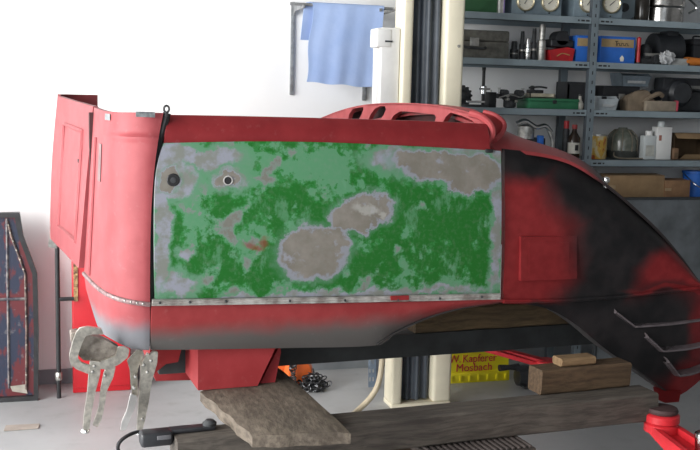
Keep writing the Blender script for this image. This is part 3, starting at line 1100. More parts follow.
# cover strip: folded dark fabric
fr, bk = [], []
N = 24
cloth_dark = mat('cover_blue_black', (0.075, 0.092, 0.115), 0.45, 0, 0.25, 6)
for i in range(13):
    z = 0.03 + i / 12 * 3.0
    row = []
    for j in range(N + 1):
        s = j / N
        row.append(Vector((xb + 0.004 + (xc - xb - 0.008) * s, 0.05 + 0.012 * math.sin(s * 19 + 0.4 * math.sin(i)) + 0.008 * math.sin(s * 7 + 1), z)))
    fr.append(row)
    bk.append([p + Vector((0, 0.006, 0)) for p in row])
shell('cover_strip', fr, bk, cloth_dark, post, 60)
for z in (0.5, 0.9, 1.35, 1.75):
    lathe('bolt', [(0.001, -0.006), (0.007, -0.005), (0.008, 0.0), (0.008, 0.012)], steel, post, (xd - 0.03, 0.0, z), 'Y', 8)
# housing on the left side of the column
h0, h1 = atY(376.5, 27, PYF + 0.03), atY(401, 27, PYF + 0.03)
LBO = Vector(((h0.x + h1.x) / 2 - px_, 0.03, 1.2))
hw = (h1.x - h0.x) / 2
zt2, zl2 = h0.z - 1.2, atY(380, 110, PYF + 0.03).z - 1.2 - 0.4
lb = box('control_box', (-hw + 0.025, 0, zl2), (hw - 0.002, 0.12, zt2), white, post, 0.006, 3)
lb.location = LBO
lb['label'] = 'white control housing'
box('collar', (-hw, -0.004, atY(380, 47, PYF).z - 1.2), (-hw + 0.075, 0.1, atY(380, 27.5, PYF).z - 1.2), white, lb, 0.008, 3)
lathe('pipe', [(0.020, zl2), (0.020, atY(380, 47.5, PYF).z - 1.2)], white, lb, (-hw + 0.024, 0.05, 0), 'Z', 16)
box('slot', (-hw + 0.042, -0.006, atY(380, 41.5, PYF).z - 1.2), (-hw + 0.078, 0.02, atY(380, 39.8, PYF).z - 1.2), darkgrey, lb)
hb = [atZ(334, 430, 0.02), atZ(356, 412, 0.02), atY(371, 397, PYF - 0.03), atY(379, 381, PYF - 0.03), atY(382.5, 355, PYF - 0.03), atY(383, 310, PYF - 0.03)]
o = tube('air_hose', [p - hb[0] for p in hb], 0.014, mat('tan_hose', (0.55, 0.47, 0.33), 0.5, 0, 0.1), None, 10)
o.location = hb[0]
tag(o, 'tan hose curving from the floor up beside the lift column', 'hose')

# far carriage and arms (red)
def bar3(name, p, q, w, h, m, parent, org):
    d = (q - p)
    L_ = d.length
    bm = bmesh.new()
    bm_box(bm, (0, -w / 2, -h / 2), (L_, w / 2, h / 2), min(w, h) * 0.15)
    mx = d.to_track_quat('X', 'Z').to_matrix().to_4x4()
    mx.translation = p - org
    bm.transform(mx)
    return finish(bm, name, m, parent)


A = Vector((px_, PYF, 0))
w0, w1 = atY(444, 336, PYF - 0.06), atY(547, 363, 4.12)
carg = bar3('carriage', Vector((px_ - 0.05, PYF - 0.03, w0.z)), Vector((px_ + 0.17, PYF - 0.03, w0.z)), 0.05, 0.07, liftred, post, A)
car_ = bar3('lift_arm', w0, w1, 0.05, 0.030, liftred, post, A)
car_['label'] = 'red lattice lift arm'
dz = Vector((0, 0, -0.035))
dy = Vector((0.05, -0.12, 0.03))
bar3('lower_bar', w0 + dz + dy, w1 + dz * 0.4, 0.05, 0.020, liftred, car_, A)
for k in range(4):
    f_ = 0.30 + 0.17 * k
    bar3('lattice', w0.lerp(w1, f_), (w0 + dz + dy).lerp(w1 + dz * 0.4, f_ + 0.09), 0.03, 0.012, liftred, car_, A)
lathe('pad', [(0.05, -0.045), (0.055, -0.04), (0.055, 0.01), (0.05, 0.015)], liftred, car_, w1 - A, 'Z', 18)
# near arm under the wing tip, running out to the near column
pc = on_plane(662, 413, from_car((0, -0.22, 0)), AY)
npx, npy = 1.95, 1.75

O = Vector((pc.x, pc.y, pc.z - 0.05))
e = Vector((npx, npy, pc.z - 0.11)) - O
dv_ = Vector((e.x, e.y, 0)).normalized()
nv = Vector((-dv_.y, dv_.x, 0))
nb = thing('lift_post', Vector((npx, npy, 0)), 'cream lift column whose red arm carries a round pad below the wing tip', 'lift')
NO = Vector((npx, npy, 0))
OL = O - NO
box('column', (0.0, -0.15, 0), (0.16, 0.15, 1.2), cream, nb, 0.01)
box('carriage', (-0.06, -0.10, pc.z - 0.25), (0.02, 0.10, pc.z - 0.02), liftred, nb, 0.006)
bm = bmesh.new()
for sgn in (-1, 1):
    pts = [nv * (0.05 * sgn) + dv_ * 0.0 + Vector((0, 0, 0.014)), nv * (0.06 * sgn) + dv_ * 0.20 + Vector((0, 0, 0.0)), e + nv * (0.07 * sgn) + Vector((0, 0, 0.03)), e + nv * (0.07 * sgn) + Vector((0, 0, -0.06)), nv * (0.06 * sgn) + dv_ * 0.20 + Vector((0, 0, -0.060)), nv * (0.05 * sgn) + Vector((0, 0, -0.014))]
    bm_plate(bm, [[q + OL for q in pts]], -nv * (0.02 * sgn))
na = finish(bm, 'lift_arm', liftred, nb)
na['label'] = 'red lift arm with a round turntable pad'
lathe('pad', [(0.044, 0.052), (0.052, 0.054), (0.054, 0.062), (0.050, 0.070), (0.02, 0.071)], mat('pad_rubber', (0.06, 0.03, 0.03), 0.7), na, OL, 'Z', 28)
lathe('turntable', [(0.056, 0.020), (0.060, 0.024), (0.060, 0.046), (0.054, 0.051), (0.046, 0.052)], liftred, na, OL, 'Z', 28)
lathe('turntable_base', [(0.05, -0.016), (0.058, -0.012), (0.058, 0.014), (0.05, 0.020)], liftred, na, OL, 'Z', 28)
bar3('arm_floor', O + dv_ * 0.04 + Vector((0, 0, -0.02)), O + e + Vector((0, 0, -0.05)), 0.10, 0.02, liftred, na, NO)
lathe('pin', [(0.02, -0.02), (0.022, 0.03), (0.024, 0.032), (0.024, 0.045), (0.018, 0.05)], chrome, na, OL + dv_ * 0.20 + nv * 0.02, 'Z', 14)

# ------------------------------------------------------------------ wall rails, bar and blue cloth
RY = WY
railm = mat('rail_steel', (0.30, 0.31, 0.32), 0.5, 0.4, 0.2, 30)
rk = atY(292, 50, RY)
rack = thing('towel_rack', Vector((rk.x, RY, atY(292, 95, RY).z)), 'thin steel wall rack with two slotted rails, arms and a cross bar', 'rack')
zr = atY(292, 6, RY).z - rack.location.z
xr2 = atY(364, 90, RY).x - rk.x
box('rail', (-0.010, -0.014, 0), (0.010, 0, zr + 0.02), railm, rack, 0.002)
box('rail', (xr2 - 0.012, -0.014, -0.02), (xr2 + 0.012, 0, zr + 0.02), railm, rack, 0.002)
BY = 5.0
br0, br1 = atY(296, 4, BY) - rack.location, atY(396, 4.0, BY) - rack.location
zb2 = br0.z
for xx in (0, xr2):
    plate('arm', [[(xx, 0, zr + 0.015), (xx, 0, zr - 0.06), (xx, -0.05, zr - 0.03), (xx, br0.y - 0.03, zb2 - 0.018), (xx, br0.y - 0.03, zb2 - 0.004)]], (0.008, 0, 0), railm, rack)
tube('cross_bar', [(br0.x - 0.03, br0.y, zb2), (br1.x + 0.02, br0.y, zb2)], 0.008, railm, rack, 10)
tube('hook', [(br1.x - 0.03, br0.y + 0.1, zb2 - 0.012), (br1.x - 0.005, br0.y - 0.02, zb2), (br1.x + 0.02, br0.y - 0.06, zb2 + 0.02)], 0.010, steel, rack, 8)
# cloth folded over the bar
cx0, cx1 = atY(312, 20, BY).x, atY(383, 20, BY).x
zbot = atY(340, 83, BY).z
zbar = rack.location.z + zb2
zback = atY(310, 40, BY).z
M_, N_ = 30, 36
fr = []
for i in range(M_ + 1):
    t = i / M_
    row = []
    for j in range(N_ + 1):
        s = j / N_
        x = cx0 + (cx1 - cx0) * s
        if t < 0.25:      # back layer going up
            k = t / 0.25
            z = zback + (zbar + 0.008 - zback) * k
            y = BY + 0.016 + 0.010 * math.sin(s * 9) * (1 - k)
            x -= 0.055 * (1 - s) * (1 - 0.3 * k)
        elif t < 0.33:    # over the bar
            k = (t - 0.25) / 0.08
            a = math.pi * k
            z = zbar + 0.008 + 0.006 * math.sin(a)
            y = BY + 0.016 * math.cos(a)
            x -= 0.05 * (1 - s) * (1 - k) * 0.7
        else:
            k = (t - 0.33) / 0.67
            z = zbar + 0.008 + (zbot - zbar - 0.008) * k - 0.02 * k * s + 0.003 * math.sin(s * 15) * k
            y = BY - 0.016 - 0.018 * k + (0.004 * math.sin(s * 9 + 0.8) + 0.0025 * math.sin(s * 23 + 1.5 * k)) * (0.35 + 0.65 * k)
            x += -0.03 * (1 - s) * k - 0.035 * s * k + 0.006 * math.sin(k * 9) * (1 - s)
        row.append(Vector((x, y, z)))
    fr.append(row)
cl0 = Vector(((cx0 + cx1) / 2, BY, zbot))
fr = [[p - cl0 for p in r_] for r_ in fr]
bk = []
for i in range(M_ + 1):
    rowb = []
    for j in range(N_ + 1):
        a = fr[min(i + 1, M_)][j] - fr[max(i - 1, 0)][j]
        b_ = fr[i][min(j + 1, N_)] - fr[i][max(j - 1, 0)]
        n = a.cross(b_).normalized()
        rowb.append(fr[i][j] - n * 0.003)
    bk.append(rowb)
bcl = NB('blue_cotton')
wv = bcl.noise(180, 2)
bcl.bump(bcl.noise(22, 4), 0.25, 0.006)
bclm = bcl.out(bcl.mix(bcl.step(bcl.noise(6, 4), 0.3, 0.7), (0.30, 0.41, 0.68), (0.36, 0.47, 0.73)), 0.85)
o = shell('cloth', fr, bk, bclm, None, 70)
o.location = cl0
tag(o, 'light blue cotton cloth draped over the wall rack bar', 'cloth')

# ------------------------------------------------------------------ left: old panel leaning on the wall
def old_mat():
    b = NB('flaking_blue_red')
    n = b.noise(9, 6, 0.62, stretch=(1.4, 1, 0.6))
    n2 = b.noise(26, 5)
    x = b.sep()[0]
    f = b.math('ADD', n, b.math('MULTIPLY', x, 0.9))
    c = b.mix(b.step(f, 0.57, 0.64), (0.012, 0.018, 0.042), (0.10, 0.010, 0.014))
    c = b.mix(b.math('MULTIPLY', b.step(n2, 0.60, 0.68), 0.6), c, (0.12, 0.11, 0.12))
    return b.out(c, 0.5)


YP = 4.98
opx = atY(-12, 397, YP).x
zf = 0.0
od = thing('leaning_panel', Vector((opx, YP, 0)), 'old blue and red flaking metal panel in a black frame leaning on the wall', 'panel')
outl = [(19, 214), (23, 238), (30, 256), (37, 275), (38.5, 330), (38.5, 394)]
half = [(atY(x, y, YP).x - opx, atY(x, y, YP).z) for x, y in outl]
half[-1] = (half[-1][0], 0.0)
lean = 0.10
lp = lambda x, z, dy=0.0: Vector((x, z * lean + dy, z))
ring = [lp(x, z) for x, z in half] + [lp(-x, z) for x, z in reversed(half)]
inn = [(x - 0.022, max(0.022, z - (0.022 if i == 0 else 0))) for i, (x, z) in enumerate(half)]
iring = [lp(x, z) for x, z in inn] + [lp(-x, z) for x, z in reversed(inn)]
plate('frame', [ring, iring], (0, -0.045, 0), black, od)
plate('skin', [[p + Vector((0, -0.006, 0)) for p in iring]], (0, -0.012, 0), old_mat(), od)
for sg in (1, -1):
    strip = [lp(sg * (x - 0.034), z, -0.022) for x, z in inn]
    strip[0].z -= 0.02
    strip[-1].z += 0.03
    bm = bmesh.new()
    bm_tube(bm, strip, 0.006, 6)
    br = finish(bm, 'inner_rib', mat('rib_grime', (0.16, 0.11, 0.09), 0.6, 0.1, 0.5, 40, dark=(0.02, 0.015, 0.02)), od)
    for k in range(10):
        f = (k + 0.5) / 10 * (len(strip) - 1)
        i0 = int(f)
        p = strip[i0].lerp(strip[i0 + 1], f - i0) + Vector((0, -0.008, 0))
        lathe('spot_weld', [(0.001, -0.004), (0.004, -0.003), (0.005, 0.004)], mat('pale_spot', (0.36, 0.33, 0.28), 0.6), br, p, 'Y', 8)
    x = sg * (atY(8, 330, YP).x - opx)
    box('pillar_rib', (x - 0.014, 0.02, 0.07), (x + 0.014, 0.03, 0.07 + 0.001), black, od)
    bm = bmesh.new()
    bm_tube(bm, [lp(x, 0.06, -0.02), lp(x, half[0][1] - 0.03, -0.02)], 0.006, 6)
    finish(bm, 'upright_rib', mat('rib_pale', (0.18, 0.16, 0.15), 0.6, 0.1, 0.5, 30, dark=(0.03, 0.03, 0.05)), od)
zc_ = atY(20, 300, YP).z
bm = bmesh.new()
bm_tube(bm, [lp(-half[3][0] + 0.05, zc_, -0.02), lp(half[3][0] - 0.05, zc_, -0.02)], 0.008, 6)
finish(bm, 'cross_rib', mat('rib_pale', None) if 'rib_pale' in MC else black, od)
plate('bare_patch', [[lp(half[-1][0] - 0.12, 0.045, -0.02), lp(half[-1][0] - 0.05, 0.03, -0.02), lp(half[-1][0] - 0.06, 0.075, -0.02), lp(half[-1][0] - 0.13, 0.07, -0.02)]], (0, -0.003, 0), mat('pale_spot', None), od)

# black tube rack behind the cab
YR = 4.72
g0 = atZ(59, 398, 0)
YR = g0.y
rkb = thing('tube_stand', Vector((g0.x, YR, 0)), 'black steel tube stand with rungs behind the cab corner', 'stand')
for dx in (0.0,):
    lathe('upright', [(0.011, 0.0), (0.011, 1.15)], black, rkb, (dx, 0, 0), 'Z', 10)
for z in (atY(65, 299, YR).z, 0.85):
    tube('rung', [(0, 0, z), (0.075, 0, z)], 0.010, black, rkb, 8)
lathe('clamp', [(0.014, -0.02), (0.017, -0.015), (0.017, 0.015), (0.014, 0.02)], steel, rkb, (0, 0, atY(60, 376, YR).z), 'Z', 12)
tube('clamp_screw', [(0, 0, atY(60, 376, YR).z), (0.0, -0.05, atY(60, 376, YR).z)], 0.005, steel, rkb, 8)
# red cabinet
rc0, rc1 = atZ(73, 394, 0), atZ(131, 391, 0)
rcb = thing('red_cabinet', Vector(((rc0.x + rc1.x) / 2, rc0.y, 0)), 'glossy red steel cabinet standing on the floor behind the pliers', 'cabinet')
hw = (rc1.x - rc0.x) / 2
glossred = mat('bright_red_enamel', (0.62, 0.02, 0.03), 0.3, 0, 0.08, 4)
box('body', (-hw, 0.012, 0), (hw, 0.22, 0.78), glossred, rcb, 0.006)
box('door', (-hw + 0.004, 0, 0.03), (hw - 0.004, 0.012, 0.76), glossred, rcb, 0.004)
tg1 = atY(76, 262, rc0.y)
box('tag_strip', (-hw + 0.008, -0.006, 0.47), (-hw + 0.028, 0, 0.66), mat('tan_tag', (0.50, 0.33, 0.15), 0.7, 0, 0.5, 60, dark=(0.12, 0.05, 0.03)), rcb)
# cardboard scrap
cs = atZ(22, 428, 0)
box_o = plate('cardboard_scrap', [[(-0.075, -0.035, 0.002), (0.07, -0.03, 0.002), (0.075, 0.03, 0.002), (-0.07, 0.036, 0.002)]], (0, 0, 0.004), mat('floor_card', (0.36, 0.31, 0.27), 0.9, 0, 0.1), None)
box_o.location = cs
tag(box_o, 'flat brownish cardboard scrap lying on the concrete floor', 'cardboard')

# ------------------------------------------------------------------ floor items behind the cab
# orange chain hoist
ch = atZ(297, 388, 0)
hoist = thing('chain_hoist', ch, 'orange chain hoist with a heap of dark chain on the floor', 'hoist')
orange = mat('orange_enamel', (0.78, 0.15, 0.03), 0.4, 0, 0.12)
lathe('drum', [(0.02, -0.05), (0.06, -0.045), (0.075, -0.02), (0.078, 0.02), (0.06, 0.045), (0.02, 0.05)], orange, hoist, (0.01, 0.03, 0.085), 'Y', 20)
lathe('end_cover', [(0.01, -0.03), (0.045, -0.028), (0.055, 0.0), (0.045, 0.028), (0.01, 0.03)], orange, hoist, (-0.09, 0.05, 0.10), 'Y', 18)
tube('hook', [(0.01, 0.0, 0.15), (0.012, 0.0, 0.18), (0.035, 0, 0.20), (0.03, 0, 0.225), (0.0, 0, 0.23), (-0.02, 0, 0.21)], 0.009, darkgrey, hoist, 8)
bm = bmesh.new()
link = [Vector((0.011 * math.cos(a) + (0.008 if math.cos(a) > 0 else -0.008), 0.011 * math.sin(a), 0)) for a in [i * math.pi / 5 for i in range(10)]]
chain = mat('chain_dark', (0.10, 0.10, 0.105), 0.35, 0.8, 0.3, 50)
lme = None
for k in range(110):
    a = random.uniform(0, 6.28)
    r_ = 0.085 * math.sqrt(random.random())
    hgt = 0.012 + random.random() * 0.10 * (1 - r_ / 0.10)
    if k < 14:
        pos = Vector((-0.035, -0.05, 0.03 + k * 0.011))
    else:
        pos = Vector((0.075 + r_ * math.cos(a), -0.04 + r_ * math.sin(a) * 0.7, hgt))
    if lme is None:
        bm2 = bmesh.new()
        bm_tube(bm2, link, 0.0038, 5, True)
        lo_ = finish(bm2, 'chain_link', chain, hoist)
        lme = lo_.data
        lk_ = lo_
    else:
        lk_ = bpy.data.objects.new('chain_link', lme)
        COL.objects.link(lk_)
        lk_.parent = hoist
    lk_.location = pos
    lk_.rotation_euler = (random.uniform(0, 3.1), random.uniform(-0.7, 0.7), random.uniform(0, 3.1))
# perforated upright leaning near the column
pu = atZ(374, 387, 0)
pf_ = thing('perforated_upright', pu, 'blue-grey perforated steel angle standing on the floor beside the lift column', 'steel profile')
plate('web', [[(-0.03, 0, 0), (0.012, 0, 0), (0.012, 0.09, 0.95), (-0.03, 0.09, 0.95)]] + [[(-0.022 + 0.018 * c - 0.004, 0.0945 * z, z), (-0.022 + 0.018 * c + 0.004, 0.0945 * z, z), (-0.022 + 0.018 * c + 0.004, 0.0945 * (z + 0.022), z + 0.022), (-0.022 + 0.018 * c - 0.004, 0.0945 * (z + 0.022), z + 0.022)] for c in (0, 1) for z in [0.03 + k * 0.045 for k in range(20)]], (0, 0.003, 0), mat('upright_bluegrey', (0.20, 0.25, 0.32), 0.45, 0.2, 0.1), pf_)
plate('side_flange', [[(0.012, 0, 0), (0.012, -0.03, 0), (0.012, 0.06, 0.95), (0.012, 0.09, 0.95)]], (0.003, 0, 0), mat('upright_dark', (0.05, 0.055, 0.065), 0.5), pf_)

# yellow crate with lettering
yc0, yc1 = atZ(447, 383.5, 0), atZ(511, 382, 0)
yc = thing('yellow_crate', Vector(((yc0.x + yc1.x) / 2, yc0.y, 0)), 'yellow plastic crate with red lettering standing on the floor', 'crate')
yw = (yc1.x - yc0.x) / 2
yh = atY(480, 350, yc0.y).z
yel = mat('yellow_plastic', (0.88, 0.76, 0.02), 0.45, 0, 0.05, 5)
zm = yh * 0.30
plate('front', [[(-yw, 0, zm), (yw, 0, zm), (yw, 0, yh), (-yw, 0, yh)]], (0, 0.008, 0), yel, yc)
box('lower_band', (-yw - 0.004, -0.010, 0), (yw + 0.004, 0.012, zm + 0.004), yel, yc, 0.004)
for k in range(7):
    x = -yw + 0.02 + k * (2 * yw - 0.04) / 6
    box('stud', (x - 0.006, -0.017, 0.012), (x + 0.006, -0.009, zm - 0.01), yel, yc, 0.002)
boxes('tub', [((-yw, 0.004, 0.01), (-yw + 0.008, 0.24, yh)), ((yw - 0.008, 0.004, 0.01), (yw, 0.24, yh)), ((-yw, 0.232, 0.01), (yw, 0.24, yh)), ((-yw, 0.004, 0.005), (yw, 0.24, 0.014))], yel, yc)
box('rim', (-yw - 0.008, -0.006, yh - 0.012), (yw + 0.008, 0.004, yh), yel, yc, 0.003)
lred = mat('print_red', (0.62, 0.03, 0.05), 0.5)
lettering('lettering', 'W.', 0.060, lred, yc, (-0.136, -0.002, yh * 0.74), xscale=0.9)
lettering('lettering', 'Kapferer', 0.060, lred, yc, (0.005, -0.002, yh * 0.74), xscale=0.92)
lettering('lettering', 'Mosbach', 0.060, lred, yc, (-0.025, -0.002, yh * 0.46), bold=0.0, xscale=0.98)
# dark pump beside it
dp = atZ(522, 384, 0)
pmp = thing('hand_pump', Vector((dp.x + 0.03, dp.y - 0.05, 0)), 'small black pump with a nozzle on the floor by the yellow crate', 'pump')
lathe('barrel', [(0.02, -0.09), (0.045, -0.085), (0.05, -0.03), (0.05, 0.08), (0.03, 0.10)], plastic, pmp, (0.0, 0, 0.055), 'X', 16)
lathe('nozzle', [(0.018, -0.19), (0.014, -0.13), (0.02, -0.08)], plastic, pmp, (0, 0, 0.11), 'X', 12)
box('bridge', (-0.10, -0.02, 0.09), (-0.02, 0.02, 0.12), plastic, pmp, 0.006)
box('foot', (-0.06, -0.05, 0), (0.07, 0.05, 0.012), darkgrey, pmp, 0.003)

# ------------------------------------------------------------------ shelving
SY0, SY1 = 4.84, 5.18
LV = [-34, 17.5, 62, 110, 160]
SZ = [atY(592, y, SY0).z for y in LV]
xu = atY(592, 80, SY0).x
xl = atY(452, 80, SY0).x - 0.10
xr = xu + 1.15
sh = thing('shelving_unit', Vector((xu, SY0, 0)), 'grey slotted steel shelving unit against the back wall, loaded with workshop clutter', 'shelf')
slotm = mat('slot_black', (0.02, 0.022, 0.025), 0.7)
TH = 0.036
upm = mat('upright_grey', (0.17, 0.21, 0.235), 0.5, 0, 0.12, 8)
for bay, (a, b_) in enumerate(((xl - xu, -0.022), (0.022, xr - xu))):
    lev = list(SZ) + [SZ[4] - 0.30 if bay == 0 else atY(655, 199.5, SY0).z]
    for z in lev:
        s = boxes('shelf', [((a, 0.002, z - 0.006), (b_, 0.34, z - 0.002)), ((a, 0.0, z - TH), (b_, 0.004, z)), ((a, 0.336, z - TH), (b_, 0.34, z)), ((a, 0, z - TH), (b_, 0.02, z - TH + 0.003))], shelfgrey, sh)
        for e_, sg in ((a, 1), (b_, -1)):
            for k in (0.022, 0.05, 0.075):
                x = e_ + sg * k
                w_ = 0.010 if k < 0.06 else 0.005
                box('slot', (x - w_, -0.0012, z - TH * 0.62), (x + w_, 0.001, z - TH * 0.38), slotm, s)
ZT = SZ[0] + 0.15
for x0 in (xl - xu - 0.004, -0.020, xr - xu - 0.03):
    for y0 in (-0.004, 0.31):
        holes = [[(x0 + 0.016, y0, 0.05 + k * 0.05), (x0 + 0.024, y0, 0.05 + k * 0.05), (x0 + 0.024, y0, 0.068 + k * 0.05), (x0 + 0.016, y0, 0.068 + k * 0.05)] for k in range(int((ZT - 0.1) / 0.05))] if y0 < 0 else []
        plate('upright', [[(x0, y0, 0), (x0 + 0.04, y0, 0), (x0 + 0.04, y0, ZT), (x0, y0, ZT)]] + holes, (0, 0.003, 0), upm, sh)
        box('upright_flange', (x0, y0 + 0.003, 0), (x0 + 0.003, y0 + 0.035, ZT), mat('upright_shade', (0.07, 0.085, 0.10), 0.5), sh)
        box('upright_backing', (x0 + 0.003, y0 + 0.004, 0), (x0 + 0.037, y0 + 0.008, ZT), slotm, sh) if y0 < 0 else None


def spot(px0, px1, ytop, lev, Y):
    """centre x, base z, half width, height for a shelf item seen between two pixels"""
    zb = SZ[lev] + 0.0005
    ym = ytop + 10
    a, b_ = atY(px0, ym, Y), atY(px1, ym, Y)
    h = atY((px0 + px1) / 2, ytop, Y).z - zb
    return (a.x + b_.x) / 2, zb, (b_.x - a.x) / 2, max(h, 0.012)


def item(name, px0, px1, ytop, lev, Y, label, cat, group=None, rotz=0):
    x, z, w, h = spot(px0, px1, ytop, lev, Y)
    return thing(name, Vector((x, Y, z)), label, cat, rotz, group), w, h


# top shelf ---------------------------------------------------------
gdark = mat('dark_green_card', (0.035, 0.13, 0.05), 0.6, 0, 0.1)
t, w, h = item('green_box', 459, 498, -22, 1, 4.90, 'dark green box standing beside the cream column', 'box')
box('body', (-w, 0, 0), (w, 0.22, h * 0.8), gdark, t, 0.003)
box('lid', (-w - 0.002, -0.003, h * 0.8), (w + 0.002, 0.223, h), gdark, t, 0.003)
t, w, h = item('folder', 500, 505.5, -20, 1, 4.89, 'slim white and violet folder next to the green box', 'folder')
box('cover', (-w, 0, 0), (-w + 0.007, 0.2, h), white, t, 0.001)
box('pages', (-w + 0.007, 0.004, 0.004), (w - 0.005, 0.198, h - 0.004), mat('paper', (0.7, 0.68, 0.62), 0.9), t)
box('cover', (w - 0.005, 0, 0), (w, 0.2, h), mat('violet_card', (0.30, 0.22, 0.50), 0.6), t, 0.001)
gbox = mat('gauge_box_bluegrey', (0.20, 0.26, 0.30), 0.45, 0, 0.15, 12)
dial = mat('dial_face', (0.80, 0.77, 0.66), 0.6, 0, 0.04)
brass = mat('gauge_bezel', (0.62, 0.55, 0.38), 0.3, 0.8, 0.15)


def gauge_unit(px0, px1, c1, c2, yc, rp, label):
    t, w, h = item('gauge_tester', px0, px1, -8, 1, 4.90, label, 'gauge')
    box('case', (-w, 0, 0), (w, 0.16, h), gbox, t, 0.005)
    box('foot', (-w + 0.008, 0.0, -0.0004), (w - 0.008, 0.012, 0.006), darkgrey, t)
    for k, cx in enumerate((c1, c2)):
        p = atY(cx, yc + k * 0.8, 4.895) - t.location
        r = rp * 0.0052
        g = lathe('dial', [(0.001, -0.004), (r * 0.86, -0.004), (r * 0.88, 0.006)], dial, t, p, 'Y', 28)
        lathe('bezel', [(r * 0.84, -0.008), (r * 0.92, -0.012), (r, -0.008), (r, 0.006), (r * 0.84, 0.006), (r * 0.84, -0.008)], brass, g, p, 'Y', 28)
        a = R(40 if k else 55)
        n0 = p + Vector((0, -0.0062, 0))
        bm = bmesh.new()
        bm_tube(bm, [n0 - Vector((math.cos(a), 0, math.sin(a))) * r * 0.3, n0 + Vector((math.cos(a), 0, math.sin(a))) * r * 0.66], [0.0022, 0.0009], 6)
        finish(bm, 'needle', black, g)
        for q in range(9):
            b2 = R(-30 + q * 30)
            d_ = Vector((math.cos(b2), 0, math.sin(b2)))
            bm = bmesh.new()
            bm_tube(bm, [n0 + Vector((0, 0.001, 0)) + d_ * r * 0.68, n0 + Vector((0, 0.001, 0)) + d_ * r * 0.78], 0.0011, 4)
            finish(bm, 'tick', black, g)
        lathe('screw', [(0.001, -0.004), (0.004, -0.003), (0.004, 0.004)], black, t, (p.x, 0.0, 0.016), 'Y', 10)


gauge_unit(512, 562, 525.5, 550, 1.5, 9.6, 'grey twin-dial gauge tester standing next to the slim folder')
gauge_unit(574, 623, 588.5, 611.5, 2.8, 10.2, 'grey twin-dial gauge tester standing over the shelf upright')
t, w, h = item('steel_disc', 618, 634, -6, 1, 5.02, 'round grey steel disc leaning behind the gauge tester', 'disc')
lathe('plate', [(0.001, -0.004), (h * 0.50, -0.004), (h * 0.52, 0.0), (h * 0.50, 0.006), (0.001, 0.006)], shelfgrey, t, (-0.01, 0, h * 0.52), 'Y', 32)
lathe('hub', [(0.002, -0.018), (0.022, -0.016), (0.024, -0.004)], darkgrey, t, (-0.01, 0, h * 0.52), 'Y', 20)
t, w, h = item('dark_jar', 641, 654, -10, 1, 4.95, 'dark glass jar between the steel disc and the steel pot', 'jar')
lathe('body', [(w * 0.9, 0), (w, 0.01), (w, h * 0.75), (w * 0.7, h * 0.9), (w * 0.66, h)], mat('dark_glass', (0.035, 0.03, 0.025), 0.2, 0, 0.3), t, (0, 0.05, 0), 'Z', 20)
lathe('lid', [(w * 0.7, h), (w * 0.74, h + 0.003), (w * 0.74, h + 0.016), (w * 0.6, h + 0.018)], darkgrey, t, (0, 0.05, 0), 'Z', 20)
t, w, h = item('steel_pot', 655, 694, -14, 1, 4.95, 'shiny steel pot with a dented side on the top shelf', 'pot')
lathe('body', [(w * 0.90, 0), (w * 0.95, 0.006), (w * 0.93, h * 0.42), (w * 0.97, h * 0.45), (w * 1.0, h * 0.5), (w * 0.98, h * 0.95), (w * 1.03, h)], mat('pot_steel', (0.58, 0.57, 0.55), 0.22, 1.0, 0.35, 9), t, (0, 0.11, 0), 'Z', 32)
tube('handle', [(w * 0.9, 0.02, h * 0.3), (w * 1.05, -0.02, h * 0.45), (w * 0.9, 0.03, h * 0.7)], 0.006, chrome, t, 8)

# second shelf ------------------------------------------------------
olive = mat('olive_grey_canvas', (0.15, 0.145, 0.125), 0.75, 0, 0.25, 30)
t, w, h = item('toolbox', 456, 509.5, 30, 2, 4.90, 'olive grey toolbox with a bright latch beside the column', 'toolbox')
box('body', (-w, 0, 0), (w, 0.2, h * 0.60), olive, t, 0.006)
box('lid', (-w, -0.003, h * 0.61), (w, 0.203, h), olive, t, 0.010, 3)
box('latch', (-0.075, -0.012, h * 0.42), (-0.025, 0.0, h * 0.72), steel, t, 0.003)
tube('handle', [(-0.11, 0, h * 0.42), (-0.10, -0.02, h * 0.36), (0.0, -0.022, h * 0.34), (0.015, 0, h * 0.40)], 0.006, darkgrey, t, 8)
socks = [(512, 519.5, 41, darkgrey, 'short dark socket standing right beside the olive toolbox'), (521.5, 526.5, 31, darkgrey, 'dark slender socket standing behind the bright chrome one'),
         (526.5, 532.5, 38, chrome, 'bright chrome socket in the row of tools'), (533.5, 538.5, 28, darkgrey, 'tall thin dark extension shaft in the row of tools'),
         (540, 548, 24, steel, 'tallest stepped steel shaft, next to the red case')]
for a, b_, yt, m, lab in socks:
    t, w, h = item('socket_tool', a, b_, yt, 2, 4.92, lab, 'tool', 'standing sockets on the second shelf')
    lathe('shank', [(w * 0.95, 0), (w, 0.003), (w, h * 0.55), (w * 0.72, h * 0.58), (w * 0.72, h * 0.92), (w * 0.6, h)], m, t, (0, 0.02, 0), 'Z', 16)
    lathe('ring', [(w * 1.0, h * 0.30), (w * 1.08, h * 0.31), (w * 1.08, h * 0.36), (w * 1.0, h * 0.37)], steel, t, (0, 0.02, 0), 'Z', 16)
t, w, h = item('red_case', 549, 574.5, 47, 2, 4.91, 'bright red plastic case under a black machine', 'case')
rcase = mat('red_plastic', (0.50, 0.018, 0.025), 0.4)
plate('tray', [[(-w * 0.8, 0, 0), (w * 0.85, 0, 0), (w, 0, h * 0.9), (w * 0.4, 0, h), (-w, 0, h * 0.75)]], (0, 0.14, 0), rcase, t)
tube('strap', [(-w * 0.4, -0.003, h * 0.35), (0, -0.005, h * 0.55), (w * 0.6, -0.003, h * 0.45)], 0.003, mat('tan_strap', (0.5, 0.3, 0.12), 0.7), t, 6)
mz = SZ[2] + h
t, w, h2 = item('black_machine', 551, 574, 33, 2, 4.93, 'black bench machine sitting on the bright red case', 'machine')
t.location.z = mz + 0.001
